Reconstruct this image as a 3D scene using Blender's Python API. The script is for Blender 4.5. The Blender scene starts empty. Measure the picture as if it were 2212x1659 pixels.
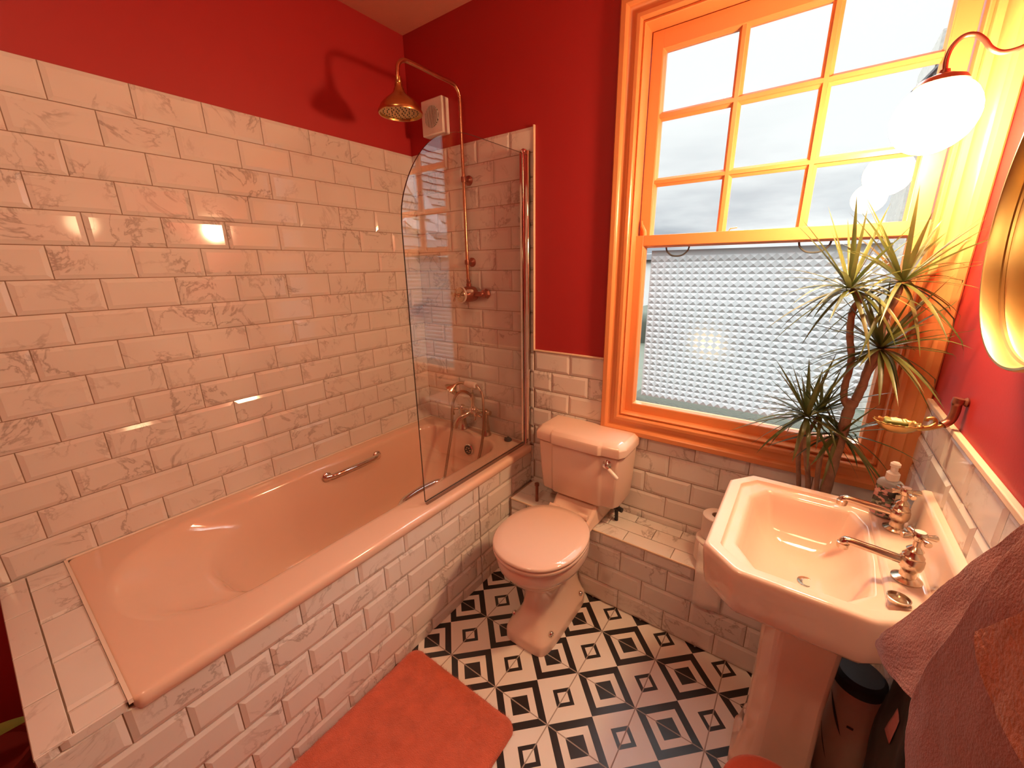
import bpy, bmesh, math, random
from mathutils import Vector, Matrix, noise
random.seed(7)
PI = math.pi
S = bpy.context.scene
COL = S.collection

# ------------------------------------------------------------------ materials
def new_mat(name):
    m = bpy.data.materials.new(name); m.use_nodes = True
    nt = m.node_tree
    for n in list(nt.nodes): nt.nodes.remove(n)
    out = nt.nodes.new('ShaderNodeOutputMaterial')
    return m, nt, out

def N(nt, kind, **kw):
    n = nt.nodes.new('ShaderNode' + kind)
    for k, v in kw.items():
        if k.startswith('i_'):
            key = k[2:]
            key = int(key) if key.isdigit() else key.replace('_', ' ')
            n.inputs[key].default_value = v
        else: setattr(n, k, v)
    return n

def L(nt, a, b): nt.links.new(a, b)

def math_n(nt, op, a, b=None, c=None):
    n = nt.nodes.new('ShaderNodeMath'); n.operation = op
    for i, x in enumerate((a, b, c)):
        if x is None: continue
        if isinstance(x, (int, float)): n.inputs[i].default_value = x
        else: L(nt, x, n.inputs[i])
    return n.outputs[0]

def c4(c): return (c[0], c[1], c[2], 1.0)

def bsdf(nt, out, color, rough=.4, metal=0., coat=0., ior=1.5, sheen=0., spec=.5, sss=0.):
    b = nt.nodes.new('ShaderNodeBsdfPrincipled')
    b.inputs['Base Color'].default_value = c4(color)
    b.inputs['Roughness'].default_value = rough
    b.inputs['Metallic'].default_value = metal
    b.inputs['Coat Weight'].default_value = coat
    b.inputs['Coat Roughness'].default_value = .05
    b.inputs['IOR'].default_value = ior
    b.inputs['Sheen Weight'].default_value = sheen
    b.inputs['Specular IOR Level'].default_value = spec
    L(nt, b.outputs[0], out.inputs[0])
    return b

def plain(name, color, rough=.4, metal=0., coat=0., var=.06, scale=12., bump=0., bscale=60., sheen=0., spec=.5):
    """principled colour with a faint procedural mottling and optional bump"""
    m, nt, out = new_mat(name)
    b = bsdf(nt, out, color, rough, metal, coat, sheen=sheen, spec=spec)
    geo = N(nt, 'NewGeometry')
    no = N(nt, 'TexNoise'); no.inputs['Scale'].default_value = scale; no.inputs['Detail'].default_value = 4
    L(nt, geo.outputs['Position'], no.inputs['Vector'])
    mix = N(nt, 'MixRGB'); mix.blend_type = 'MIX'
    mix.inputs[1].default_value = c4([max(0, x * (1 - var)) for x in color])
    mix.inputs[2].default_value = c4([min(1, x * (1 + var)) for x in color])
    L(nt, no.outputs[0], mix.inputs[0]); L(nt, mix.outputs[0], b.inputs['Base Color'])
    if bump:
        nb = N(nt, 'TexNoise'); nb.inputs['Scale'].default_value = bscale; nb.inputs['Detail'].default_value = 3
        L(nt, geo.outputs['Position'], nb.inputs['Vector'])
        bu = N(nt, 'Bump'); bu.inputs['Strength'].default_value = bump; bu.inputs['Distance'].default_value = .004
        L(nt, nb.outputs[0], bu.inputs['Height']); L(nt, bu.outputs[0], b.inputs['Normal'])
    return m

def marble_mat():
    m, nt, out = new_mat('marble_tile')
    b = bsdf(nt, out, (.8, .78, .75), .07, spec=.55)
    geo = N(nt, 'NewGeometry')
    rnd = geo.outputs['Random Per Island']
    off = N(nt, 'CombineXYZ')
    L(nt, math_n(nt, 'MULTIPLY', rnd, 37.), off.inputs[0])
    L(nt, math_n(nt, 'MULTIPLY', rnd, 71.), off.inputs[1])
    L(nt, math_n(nt, 'MULTIPLY', rnd, 53.), off.inputs[2])
    add = N(nt, 'VectorMath', operation='ADD'); L(nt, geo.outputs['Position'], add.inputs[0]); L(nt, off.outputs[0], add.inputs[1])
    n1 = N(nt, 'TexNoise'); n1.inputs['Scale'].default_value = 7.5; n1.inputs['Detail'].default_value = 6; n1.inputs['Roughness'].default_value = .6; n1.inputs['Distortion'].default_value = .6
    L(nt, add.outputs[0], n1.inputs['Vector'])
    d = math_n(nt, 'ABSOLUTE', math_n(nt, 'SUBTRACT', n1.outputs[0], .53))
    r = N(nt, 'MapRange'); r.inputs[1].default_value = 0; r.inputs[2].default_value = .028; r.inputs[3].default_value = 1; r.inputs[4].default_value = 0
    L(nt, d, r.inputs[0])
    n2 = N(nt, 'TexNoise'); n2.inputs['Scale'].default_value = 5; n2.inputs['Detail'].default_value = 2
    L(nt, add.outputs[0], n2.inputs['Vector'])
    gate = N(nt, 'MapRange'); gate.inputs[1].default_value = .46; gate.inputs[2].default_value = .62
    L(nt, n2.outputs[0], gate.inputs[0])
    f = math_n(nt, 'MULTIPLY', math_n(nt, 'MULTIPLY', r.outputs[0], gate.outputs[0]), .62)
    mix = N(nt, 'MixRGB'); mix.inputs[1].default_value = c4((.80, .765, .73)); mix.inputs[2].default_value = c4((.30, .25, .23))
    L(nt, f, mix.inputs[0])
    # soft cloudiness and slight tile to tile variation
    cl = N(nt, 'MixRGB'); cl.blend_type = 'MULTIPLY'; cl.inputs[2].default_value = c4((.86, .84, .83))
    L(nt, n2.outputs[0], cl.inputs[0]); L(nt, mix.outputs[0], cl.inputs[1])
    L(nt, cl.outputs[0], b.inputs['Base Color'])
    return m

def floor_mat():
    m, nt, out = new_mat('patterned_floor_tile')
    b = bsdf(nt, out, (.8, .8, .8), .32)
    geo = N(nt, 'NewGeometry'); sep = N(nt, 'SeparateXYZ'); L(nt, geo.outputs['Position'], sep.inputs[0])
    t = .2296
    a = math_n(nt, 'DIVIDE', math_n(nt, 'SUBTRACT', sep.outputs[0], .9475), t)
    c = math_n(nt, 'DIVIDE', math_n(nt, 'SUBTRACT', sep.outputs[1], -.8344), t)
    p = math_n(nt, 'ADD', a, c); q = math_n(nt, 'SUBTRACT', a, c)
    par = math_n(nt, 'FLOORED_MODULO', math_n(nt, 'ADD', math_n(nt, 'FLOOR', p), math_n(nt, 'FLOOR', q)), 2.)
    def loc(x): return math_n(nt, 'ABSOLUTE', math_n(nt, 'SUBTRACT', math_n(nt, 'SUBTRACT', x, math_n(nt, 'FLOOR', x)), .5))
    mm = math_n(nt, 'MAXIMUM', loc(p), loc(q))
    A = math_n(nt, 'MAXIMUM', math_n(nt, 'LESS_THAN', mm, .195), math_n(nt, 'GREATER_THAN', mm, .345))
    B = math_n(nt, 'MULTIPLY', math_n(nt, 'LESS_THAN', mm, .20), math_n(nt, 'GREATER_THAN', mm, .115))
    isB = math_n(nt, 'GREATER_THAN', par, .5)
    blk = math_n(nt, 'ADD', math_n(nt, 'MULTIPLY', isB, B), math_n(nt, 'MULTIPLY', math_n(nt, 'SUBTRACT', 1., isB), A))
    no = N(nt, 'TexNoise'); no.inputs['Scale'].default_value = 9; L(nt, geo.outputs['Position'], no.inputs['Vector'])
    wh = N(nt, 'MixRGB'); wh.inputs[1].default_value = c4((.72, .67, .62)); wh.inputs[2].default_value = c4((.80, .76, .72)); L(nt, no.outputs[0], wh.inputs[0])
    mix = N(nt, 'MixRGB'); mix.inputs[2].default_value = c4((.018, .016, .016)); L(nt, blk, mix.inputs[0]); L(nt, wh.outputs[0], mix.inputs[1])
    def gl(x):
        return math_n(nt, 'LESS_THAN', math_n(nt, 'ABSOLUTE', math_n(nt, 'SUBTRACT', x, math_n(nt, 'ROUND', x))), .0085)
    g = math_n(nt, 'MAXIMUM', gl(a), gl(c))
    mg = N(nt, 'MixRGB'); mg.inputs[2].default_value = c4((.34, .28, .24)); L(nt, g, mg.inputs[0]); L(nt, mix.outputs[0], mg.inputs[1])
    L(nt, mg.outputs[0], b.inputs['Base Color'])
    rr = math_n(nt, 'ADD', math_n(nt, 'MULTIPLY', g, .4), .3); L(nt, rr, b.inputs['Roughness'])
    bu = N(nt, 'Bump'); bu.inputs['Strength'].default_value = .3; bu.inputs['Distance'].default_value = .001; bu.invert = True
    L(nt, g, bu.inputs['Height']); L(nt, bu.outputs[0], b.inputs['Normal'])
    return m

def glass_mat(name, tint=(.96, .98, .97), ior=1.45, rough=.0):
    m, nt, out = new_mat(name)
    tr = N(nt, 'BsdfTransparent'); tr.inputs[0].default_value = c4(tint)
    gl = N(nt, 'BsdfGlossy'); gl.inputs['Roughness'].default_value = rough
    lw = N(nt, 'LayerWeight'); lw.inputs[0].default_value = .5
    f0 = ((ior-1)/(ior+1))**2                                     # Schlick, the same from both sides of the pane
    fr = math_n(nt, 'ADD', math_n(nt, 'MULTIPLY', math_n(nt, 'POWER', lw.outputs['Facing'], 5.), 1-f0), f0)
    mx = N(nt, 'MixShader'); L(nt, fr, mx.inputs[0]); L(nt, tr.outputs[0], mx.inputs[1]); L(nt, gl.outputs[0], mx.inputs[2])
    L(nt, mx.outputs[0], out.inputs[0])
    return m

def frosted_mat():
    m, nt, out = new_mat('frosted_textured_glass')
    tl = N(nt, 'BsdfTranslucent'); tl.inputs[0].default_value = c4((.24, .245, .25))
    tr = N(nt, 'BsdfTransparent'); tr.inputs[0].default_value = c4((.93, .95, .95))
    gl = N(nt, 'BsdfGlossy'); gl.inputs['Roughness'].default_value = .12; gl.inputs[0].default_value = c4((.9, .9, .9))
    m1 = N(nt, 'MixShader'); m1.inputs[0].default_value = .07
    L(nt, tl.outputs[0], m1.inputs[1]); L(nt, tr.outputs[0], m1.inputs[2])
    m2 = N(nt, 'MixShader'); m2.inputs[0].default_value = .05
    L(nt, m1.outputs[0], m2.inputs[1]); L(nt, gl.outputs[0], m2.inputs[2])
    L(nt, m2.outputs[0], out.inputs[0])
    return m

def emit_mat(name, color, strength):
    m, nt, out = new_mat(name)
    e = N(nt, 'Emission'); e.inputs[0].default_value = c4(color); e.inputs[1].default_value = strength
    L(nt, e.outputs[0], out.inputs[0]); return m

def leaf_mat():
    m, nt, out = new_mat('dracaena_leaf')
    b = bsdf(nt, out, (.12, .17, .04), .35)
    geo = N(nt, 'NewGeometry'); no = N(nt, 'TexNoise'); no.inputs['Scale'].default_value = 14
    L(nt, geo.outputs['Position'], no.inputs['Vector'])
    cr = N(nt, 'ValToRGB'); e = cr.color_ramp.elements
    e[0].position = .3; e[0].color = c4((.04, .065, .014)); e[1].position = .75; e[1].color = c4((.16, .18, .045))
    mx = N(nt, 'MixRGB'); mx.inputs[0].default_value = .35
    L(nt, no.outputs[0], cr.inputs[0])
    cr2 = N(nt, 'ValToRGB'); e = cr2.color_ramp.elements
    e[0].color = c4((.05, .10, .025)); e[1].color = c4((.20, .155, .055))
    L(nt, geo.outputs['Random Per Island'], cr2.inputs[0])
    L(nt, cr.outputs[0], mx.inputs[1]); L(nt, cr2.outputs[0], mx.inputs[2]); L(nt, mx.outputs[0], b.inputs['Base Color'])
    tl = N(nt, 'BsdfTranslucent'); L(nt, mx.outputs[0], tl.inputs[0])
    ms = N(nt, 'MixShader'); ms.inputs[0].default_value = .25
    L(nt, b.outputs[0], ms.inputs[1]); L(nt, tl.outputs[0], ms.inputs[2]); L(nt, ms.outputs[0], out.inputs[0])
    return m

def bottle_mat():
    """leafy patterned wrap: dark green ground with pink and grey-green leaf blotches"""
    m, nt, out = new_mat('leafy_bottle_wrap')
    b = bsdf(nt, out, (.1, .1, .1), .25)
    geo = N(nt, 'NewGeometry'); mp = N(nt, 'Mapping'); mp.inputs['Scale'].default_value = (105, 105, 150)
    mp.inputs['Rotation'].default_value = (.5, .6, .3)
    L(nt, geo.outputs['Position'], mp.inputs['Vector'])
    vo = N(nt, 'TexVoronoi'); vo.inputs['Scale'].default_value = 1.0; L(nt, mp.outputs[0], vo.inputs['Vector'])
    cr = N(nt, 'ValToRGB'); cr.color_ramp.interpolation = 'CONSTANT'
    sep = N(nt, 'SeparateColor'); L(nt, vo.outputs['Color'], sep.inputs[0]); L(nt, sep.outputs[0], cr.inputs[0])
    els = cr.color_ramp.elements
    els[0].position = 0; els[0].color = c4((.02, .022, .02))
    els[1].position = .42; els[1].color = c4((.11, .15, .10))
    for p_, c_ in ((.62, (.50, .24, .24)), (.80, (.24, .28, .24)), (.92, (.60, .36, .34))):
        e = els.new(p_); e.color = c4(c_)
    L(nt, cr.outputs[0], b.inputs['Base Color'])
    return m

def brick_like(name, c1, c2, mortar, scale, w=.5, h=.25, msize=.02, rough=.7):
    m, nt, out = new_mat(name)
    b = bsdf(nt, out, c1, rough)
    tc = N(nt, 'TexCoord'); br = N(nt, 'TexBrick')
    br.inputs['Color1'].default_value = c4(c1); br.inputs['Color2'].default_value = c4(c2); br.inputs['Mortar'].default_value = c4(mortar)
    br.inputs['Scale'].default_value = scale; br.inputs['Mortar Size'].default_value = msize
    br.inputs['Brick Width'].default_value = w; br.inputs['Row Height'].default_value = h
    L(nt, tc.outputs['UV'], br.inputs['Vector']); L(nt, br.outputs[0], b.inputs['Base Color'])
    return m

def hatch_gold(name, color, rough):
    return plain(name, color, rough, metal=1., var=.12, scale=30)

M = {}
M['red'] = plain('crimson_wall_paint', (.385, .017, .020), .55, bump=.06, bscale=160, var=.04, scale=5)
M['ceiling'] = plain('ceiling_paint', (.60, .22, .16), .8, bump=.5, bscale=90)
M['marble'] = marble_mat()
M['grout'] = plain('grout', (.36, .25, .19), .85, var=.2)
M['floor'] = floor_mat()
M['pink'] = plain('pink_ceramic', (.78, .57, .47), .07, var=.02, scale=3, coat=.3)
M['pinkbath'] = plain('pink_bath_enamel', (.78, .54, .415), .09, var=.02, scale=3, coat=.3)
M['orange'] = plain('orange_gloss_paint', (.74, .285, .105), .28, var=.05, scale=9, bump=.12, bscale=40)
M['cream'] = plain('cream_trim', (.80, .62, .45), .35)
M['sealant'] = plain('white_sealant', (.82, .70, .60), .45)
M['chrome'] = plain('chrome', (.78, .74, .70), .08, metal=1., var=.05)
M['nickel'] = plain('aged_nickel', (.62, .53, .42), .2, metal=1., var=.12, scale=40)
M['brass'] = plain('aged_brass', (.62, .40, .16), .26, metal=1., var=.15, scale=40)
M['gold'] = plain('brushed_gold', (.50, .34, .13), .36, metal=1., var=.1, scale=25)
M['copper'] = plain('copper_pipe', (.62, .33, .20), .25, metal=1., var=.12, scale=40)
M['hose'] = plain('brown_metal_hose', (.30, .16, .10), .4, metal=.7, var=.2, scale=80)
M['bronze'] = plain('dark_bronze', (.34, .14, .10), .35, metal=.8, var=.2, scale=40)
M['mirror'] = plain('mirror_glass', (.92, .92, .92), .0, metal=1., var=.0)
M['glass'] = glass_mat('clear_window_glass')
M['screen'] = glass_mat('shower_screen_glass', (.965, .955, .95), 1.75)
M['glassedge'] = plain('dark_glass_edge', (.03, .012, .012), .15)
M['seal'] = glass_mat('plastic_seal', (.75, .70, .68), 1.5, .3)
M['frost'] = frosted_mat()
M['white'] = plain('white_plastic', (.80, .74, .68), .35)
M['ceramicwhite'] = plain('white_ceramic_grip', (.82, .72, .64), .15)
M['dark'] = plain('dark_slot', (.02, .014, .012), .6)
M['rubber'] = plain('black_rubber', (.015, .014, .015), .5)
M['leaf'] = leaf_mat()
M['cane'] = plain('cane_bark', (.30, .17, .115), .75, var=.35, scale=60, bump=.6, bscale=90)
M['pot'] = plain('dark_pot', (.10, .06, .05), .5)
M['redpot'] = plain('dark_red_glaze', (.22, .03, .025), .4)
M['soil'] = plain('soil', (.04, .025, .018), .95, var=.4, scale=60)
M['paper'] = plain('toilet_paper', (.82, .76, .71), .9, bump=.2, bscale=200)
M['card'] = plain('cardboard', (.35, .25, .17), .9)
M['towel'] = plain('terracotta_towel', (.25, .062, .043), .95, var=.28, scale=140, bump=.35, bscale=300, sheen=.15)
M['towel2'] = plain('rust_towel', (.34, .09, .038), .95, var=.35, scale=110, bump=.5, bscale=240, sheen=.15)
M['mat'] = plain('orange_red_bath_mat', (.62, .125, .065), .98, var=.30, scale=20, bump=.9, bscale=300, sheen=.2)
M['redseat'] = plain('orange_red_cover', (.62, .085, .035), .8, var=.12, scale=60, bump=.3, bscale=200, sheen=.3)
M['bottle'] = bottle_mat()
M['greyplastic'] = plain('grey_blue_bottle', (.30, .31, .34), .25)
M['clearplastic'] = plain('frosted_white_cap', (.72, .66, .62), .3)
M['label'] = plain('cream_paper_label', (.72, .62, .48), .6)
M['soap'] = plain('olive_green_soap', (.20, .24, .07), .45)
M['tub'] = plain('cream_tub', (.62, .47, .40), .5)
M['ink'] = plain('dark_ink', (.05, .03, .03), .6)
M['pinklabel'] = plain('dull_pink_label', (.42, .15, .15), .5)
M['paleblue'] = plain('pale_white_bottle', (.75, .80, .80), .4)
M['hedge'] = plain('hedge_green', (.006, .010, .003), .8, var=.6, scale=9, bump=1., bscale=14)
M['moss'] = plain('mossy_sill', (.010, .013, .005), .95, var=.9, scale=70, bump=1., bscale=90)
M['lawn'] = plain('lawn_green', (.007, .011, .003), .9, var=.5, scale=7)
M['render'] = plain('white_rendered_wall', (.24, .24, .235), .8, var=.08, scale=2.)
M['greyboard'] = plain('grey_coping', (.09, .092, .10), .7)
M['pebble'] = plain('pebbledash', (.17, .165, .15), .9, var=.35, scale=22, bump=1., bscale=40)
M['slate'] = plain('grey_slate', (.035, .033, .035), .6, var=.4, scale=5)
M['tileroof'] = plain('weathered_roof_tile', (.09, .08, .075), .7, var=.5, scale=6)
M['bigleaf'] = plain('broad_green_leaf', (.26, .36, .08), .5, var=.2)
M['barge'] = plain('white_barge_board', (.50, .50, .52), .5)
M['globe'] = emit_mat('lit_opal_globe', (1.0, .63, .315), 275.)
M['globe2'] = emit_mat('dimmer_opal_globe', (1.0, .65, .34), 22.)
M['filldiffuser'] = emit_mat('fill_lamp_diffuser', (1.0, .68, .38), 43.)  # emission of the added ceiling fill lamp
M['floorsub'] = plain('red_front_wall', (.36, .028, .032), .6)

# ------------------------------------------------------------------ mesh builder
class MB:
    def __init__(s): s.v = []; s.f = []; s.mi = []; s.cur = 0
    def add(s, verts, faces):
        o = len(s.v); s.v += [tuple(v) for v in verts]
        for f in faces: s.f.append([o + i for i in f]); s.mi.append(s.cur)
        return s
    def box(s, x0, y0, z0, x1, y1, z1):
        return s.add([(x0,y0,z0),(x1,y0,z0),(x1,y1,z0),(x0,y1,z0),(x0,y0,z1),(x1,y0,z1),(x1,y1,z1),(x0,y1,z1)],
                     [(0,3,2,1),(4,5,6,7),(0,1,5,4),(1,2,6,5),(2,3,7,6),(3,0,4,7)])
    def loft(s, rings, cap0=True, cap1=True, closed=True):
        n = len(rings[0]); vs = [p for r in rings for p in r]; fs = []
        for i in range(len(rings) - 1):
            for j in range(n if closed else n - 1):
                k = (j + 1) % n
                fs.append((i*n+j, i*n+k, (i+1)*n+k, (i+1)*n+j))
        if cap0: fs.append(tuple(reversed(range(n))))
        if cap1: fs.append(tuple((len(rings)-1)*n + j for j in range(n)))
        return s.add(vs, fs)
    def prism(s, poly, f0, f1):
        """poly of 2d points; f0, f1 map a 2d point to 3d for the two ends"""
        return s.loft([[f0(p) for p in poly], [f1(p) for p in poly]])
    def lathe(s, prof, c=(0,0,0), axis=(0,0,1), seg=32, cap0=True, cap1=True):
        c = Vector(c); a = Vector(axis).normalized()
        u = a.orthogonal().normalized() if abs(a.z) < .999 else Vector((1,0,0)); w = a.cross(u)
        rings = []
        for r, h in prof:
            rings.append([c + a*h + (u*math.cos(2*PI*k/seg) + w*math.sin(2*PI*k/seg))*max(r, 1e-4) for k in range(seg)])
        return s.loft(rings, cap0, cap1)
    def tube(s, pts, r, seg=12, cap=True, flat=None):
        pts = [Vector(p) for p in pts]; n = len(pts)
        rs = r if isinstance(r, (list, tuple)) else [r]*n
        t0 = (pts[1]-pts[0]).normalized(); u = t0.orthogonal().normalized()
        rings = []
        for i in range(n):
            t = (pts[min(i+1,n-1)] - pts[max(i-1,0)]).normalized()
            u = (u - t*u.dot(t)); u = u.normalized() if u.length > 1e-6 else t.orthogonal().normalized()
            w = t.cross(u)
            rings.append([pts[i] + (u*math.cos(2*PI*k/seg) + w*math.sin(2*PI*k/seg))*rs[i] for k in range(seg)])
        return s.loft(rings, cap, cap)
    def grid(s, P):
        m = len(P); n = len(P[0])
        return s.add([p for r in P for p in r], [(i*n+j, i*n+j+1, (i+1)*n+j+1, (i+1)*n+j) for i in range(m-1) for j in range(n-1)])
    def sphere(s, c, r, seg=20, rings=10, sz=1.):
        return s.lathe([(r*math.sin(PI*k/rings), -r*sz*math.cos(PI*k/rings)) for k in range(rings+1)], c, seg=seg)

def smooth(pts, n=8):
    P = [Vector(p) for p in pts]; out = []
    for i in range(len(P)-1):
        p0 = P[max(i-1,0)]; p1 = P[i]; p2 = P[i+1]; p3 = P[min(i+2,len(P)-1)]
        for k in range(n):
            t = k/n
            out.append(.5*((2*p1) + (p2-p0)*t + (2*p0-5*p1+4*p2-p3)*t*t + (3*p1-p0-3*p2+p3)*t*t*t))
    out.append(P[-1]); return out

WLOC = {}
def obj(name, mb, mat, parent=None, angle=40, bevel=0., sub=0, flat=False, seg=2, solid=0.):
    me = bpy.data.meshes.new(name)
    xs = [v[0] for v in mb.v]; ys = [v[1] for v in mb.v]; zs = [v[2] for v in mb.v]
    c = Vector(((min(xs)+max(xs))/2, (min(ys)+max(ys))/2, min(zs)))
    me.from_pydata([tuple(Vector(v) - c) for v in mb.v], [], mb.f)
    bm = bmesh.new(); bm.from_mesh(me); bmesh.ops.recalc_face_normals(bm, faces=bm.faces); bm.to_mesh(me); bm.free()
    for m in (mat if isinstance(mat, (list, tuple)) else [mat]): me.materials.append(M[m])
    for p, i in zip(me.polygons, mb.mi): p.material_index = i
    if not flat:
        for p in me.polygons: p.use_smooth = True
        me.set_sharp_from_angle(angle=math.radians(angle))
    o = bpy.data.objects.new(name, me); COL.objects.link(o)
    if parent is not None:
        o.parent = parent; o.location = c - WLOC[parent.name]
    else: o.location = c
    WLOC[o.name] = c
    if solid:
        md = o.modifiers.new('solid', 'SOLIDIFY'); md.thickness = solid; md.offset = 0
    if bevel:
        md = o.modifiers.new('bevel', 'BEVEL'); md.width = bevel; md.segments = seg; md.limit_method = 'ANGLE'; md.angle_limit = math.radians(35)
        md.harden_normals = False
    if sub:
        md = o.modifiers.new('sub', 'SUBSURF'); md.levels = sub; md.render_levels = sub
    return o

def thing(name, label, cat, loc, group=None):
    o = bpy.data.objects.new(name, None); COL.objects.link(o); o.location = loc; o.empty_display_size = .05
    WLOC[o.name] = Vector(loc)
    o['label'] = label; o['category'] = cat
    if group: o['group'] = group
    return o
def tag(o, label, cat, group=None):
    o['label'] = label; o['category'] = cat
    if group: o['group'] = group
    return o
def struct(o): o['kind'] = 'structure'; return o

# ------------------------------------------------------------------ dimensions (metres)
W, H, YF = 2.270, 2.690, -2.75           # room: x 0..W, back wall y = 0, front wall y = YF
T, D, RIM = 2.128, 1.122, .594           # tile top in the shower, dado top, bath rim
TH = .008                                # tile thickness
PU, PV = .2016, .1025                    # tile pitch

def tiles(mb, O, U, V, Nn, u0, u1, v0, v1, uoff, vtop, pu=PU, pv=PV, bev=.013, th=TH, joint=.0028, hole=None, half0=0, depth=.0045):
    """running bond of bevelled tiles on the plane O + u*U + v*V, facing Nn; rows run down from vtop"""
    O = Vector(O); U = Vector(U); V = Vector(V); Nn = Vector(Nn)
    P = lambda u, v, h: O + U*u + V*v + Nn*h
    mb.cur = 1
    mb.add([P(u0,v0,.0012), P(u1,v0,.0012), P(u1,v1,.0012), P(u0,v1,.0012)], [(0,1,2,3)])
    mb.cur = 0
    k0 = int(math.floor((vtop - v1)/pv)) - 1
    for k in range(k0, k0 + int((v1-v0)/pv) + 4):
        a1 = vtop - k*pv; a0 = a1 - pv
        lo = max(a0, v0); hi = min(a1, v1)
        if hi - lo < .008: continue
        ro = uoff + (((k + half0) % 2) * pu/2)
        i0 = int(math.floor((u0 - ro)/pu)) - 1
        for i in range(i0, i0 + int((u1-u0)/pu) + 4):
            b0 = ro + i*pu; b1 = b0 + pu
            l = max(b0, u0); r = min(b1, u1)
            if r - l < .008: continue
            if hole and l > hole[0]-.001 and r < hole[1]+.001 and lo > hole[2]-.001 and hi < hole[3]+.001: continue
            j = joint/2
            bl = bev if b0 >= u0-.002 else .001; br = bev if b1 <= u1+.002 else .001
            bb = bev if a0 >= v0-.002 else .001; bt = bev if a1 <= v1+.002 else .001
            l += j; r -= j; l2, h2 = lo + j, hi - j
            if r - l < bl+br+.002 or h2 - l2 < bb+bt+.002: bl = br = bb = bt = .001
            h0 = th - depth
            vs = [P(l,l2,0), P(r,l2,0), P(r,h2,0), P(l,h2,0), P(l,l2,h0), P(r,l2,h0), P(r,h2,h0), P(l,h2,h0),
                  P(l+bl,l2+bb,th), P(r-br,l2+bb,th), P(r-br,h2-bt,th), P(l+bl,h2-bt,th)]
            fs = [(0,1,5,4),(1,2,6,5),(2,3,7,6),(3,0,4,7),(4,5,9,8),(5,6,10,9),(6,7,11,10),(7,4,8,11),(8,9,10,11)]
            mb.add(vs, fs)
    return mb

# ------------------------------------------------------------------ room shell
b = MB().box(0-.1, YF-.1, -.1, W+.1, .2, 0); struct(obj('floor', b, 'floor', flat=True))
b = MB().box(0-.1, YF-.1, H, W+.1, .2, H+.1); struct(obj('ceiling', b, 'ceiling', flat=True))
wl = struct(obj('wall_left', MB().box(-.1, YF-.1, 0, 0, .2, H), 'red', flat=True))
wr = struct(obj('wall_right', MB().box(W, YF-.1, 0, W+.1, .2, H), 'red', flat=True))
wf = struct(obj('wall_front', MB().box(0, YF-.1, 0, W, YF, H), 'red', flat=True))
# back wall with the window opening
WX0, WX1, WZ0, WZ1 = 1.285, 2.186, .868, 2.372
b = MB()
b.box(0, 0, 0, WX0, .2, H); b.box(WX1, 0, 0, W, .2, H); b.box(WX0, 0, 0, WX1, .2, WZ0); b.box(WX0, 0, WZ1, WX1, .2, H)
wb = struct(obj('wall_back', b, 'red', flat=True))

# tiling of each wall: one mesh per wall, child of the wall
b = MB(); tiles(b, (0,0,0), (0,1,0), (0,0,1), (1,0,0), -1.832, 0, .57, T, -.19, T)
obj('wall_tiling', b, ['marble', 'grout'], wl, flat=True)
b = MB()
tiles(b, (0,0,0), (1,0,0), (0,0,1), (0,-1,0), TH, .812, .585, T, .075, T)
tiles(b, (0,0,0), (1,0,0), (0,0,1), (0,-1,0), .780, .8125, .366, .584, .075, T)
tiles(b, (0,0,0), (1,0,0), (0,0,1), (0,-1,0), .8125, 1.201, .366, 1.116, 1.021, 1.116)
tiles(b, (0,0,0), (1,0,0), (0,0,1), (0,-1,0), 1.201, W-.001, .366, .786, 1.021+PU/2, .7175)
obj('wall_tiling', b, ['marble', 'grout'], wb, flat=True)
b = MB()
tiles(b, (W,0,0), (0,-1,0), (0,0,1), (-1,0,0), TH, 1.95, 0.0, 1.114, .30, 1.114)
obj('wall_tiling', b, ['marble', 'grout'], wr, flat=True)

# tile edge trims
struct(obj('trim_1', MB().box(.812, -.0125, 1.116, .8195, 0, T+.004), 'cream', bevel=.002))
struct(obj('trim_2', MB().box(.8195, -.0125, 1.1155, 1.2025, 0, 1.1235), 'cream', bevel=.002))
struct(obj('trim_3', MB().box(W-.0135, -1.95, 1.1135, W, -.03, 1.1275), 'cream', bevel=.002))

# ------------------------------------------------------------------ boxed-in ledge behind the toilet (pipe boxing)
LY, LZ = -.226, .375
led = struct(obj('trim_4', MB().box(.801, LY+TH, 0, W-TH, -.0005, LZ-TH), 'grout', flat=True))
b = MB()
tiles(b, (0,LY+TH,0), (1,0,0), (0,0,1), (0,-1,0), .815, W-TH-.002, 0.0, LZ-.008, 1.311-PU/2, .3105, half0=0)
obj('ledge_front_tiling', b, ['marble', 'grout'], led, flat=True)
b = MB()
tiles(b, (0,0,LZ-TH), (1,0,0), (0,1,0), (0,0,1), .815, W-TH-.002, LY+.003, -.009, 1.315, -.0665, pv=.0815, bev=.002, depth=.001)
obj('ledge_top_tiling', b, ['marble', 'grout'], led, flat=True)
obj('ledge_edge_trim', MB().box(.815, LY-.001, LZ-.008, W-TH-.002, LY+.004, LZ), 'cream', led, bevel=.0015)

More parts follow.
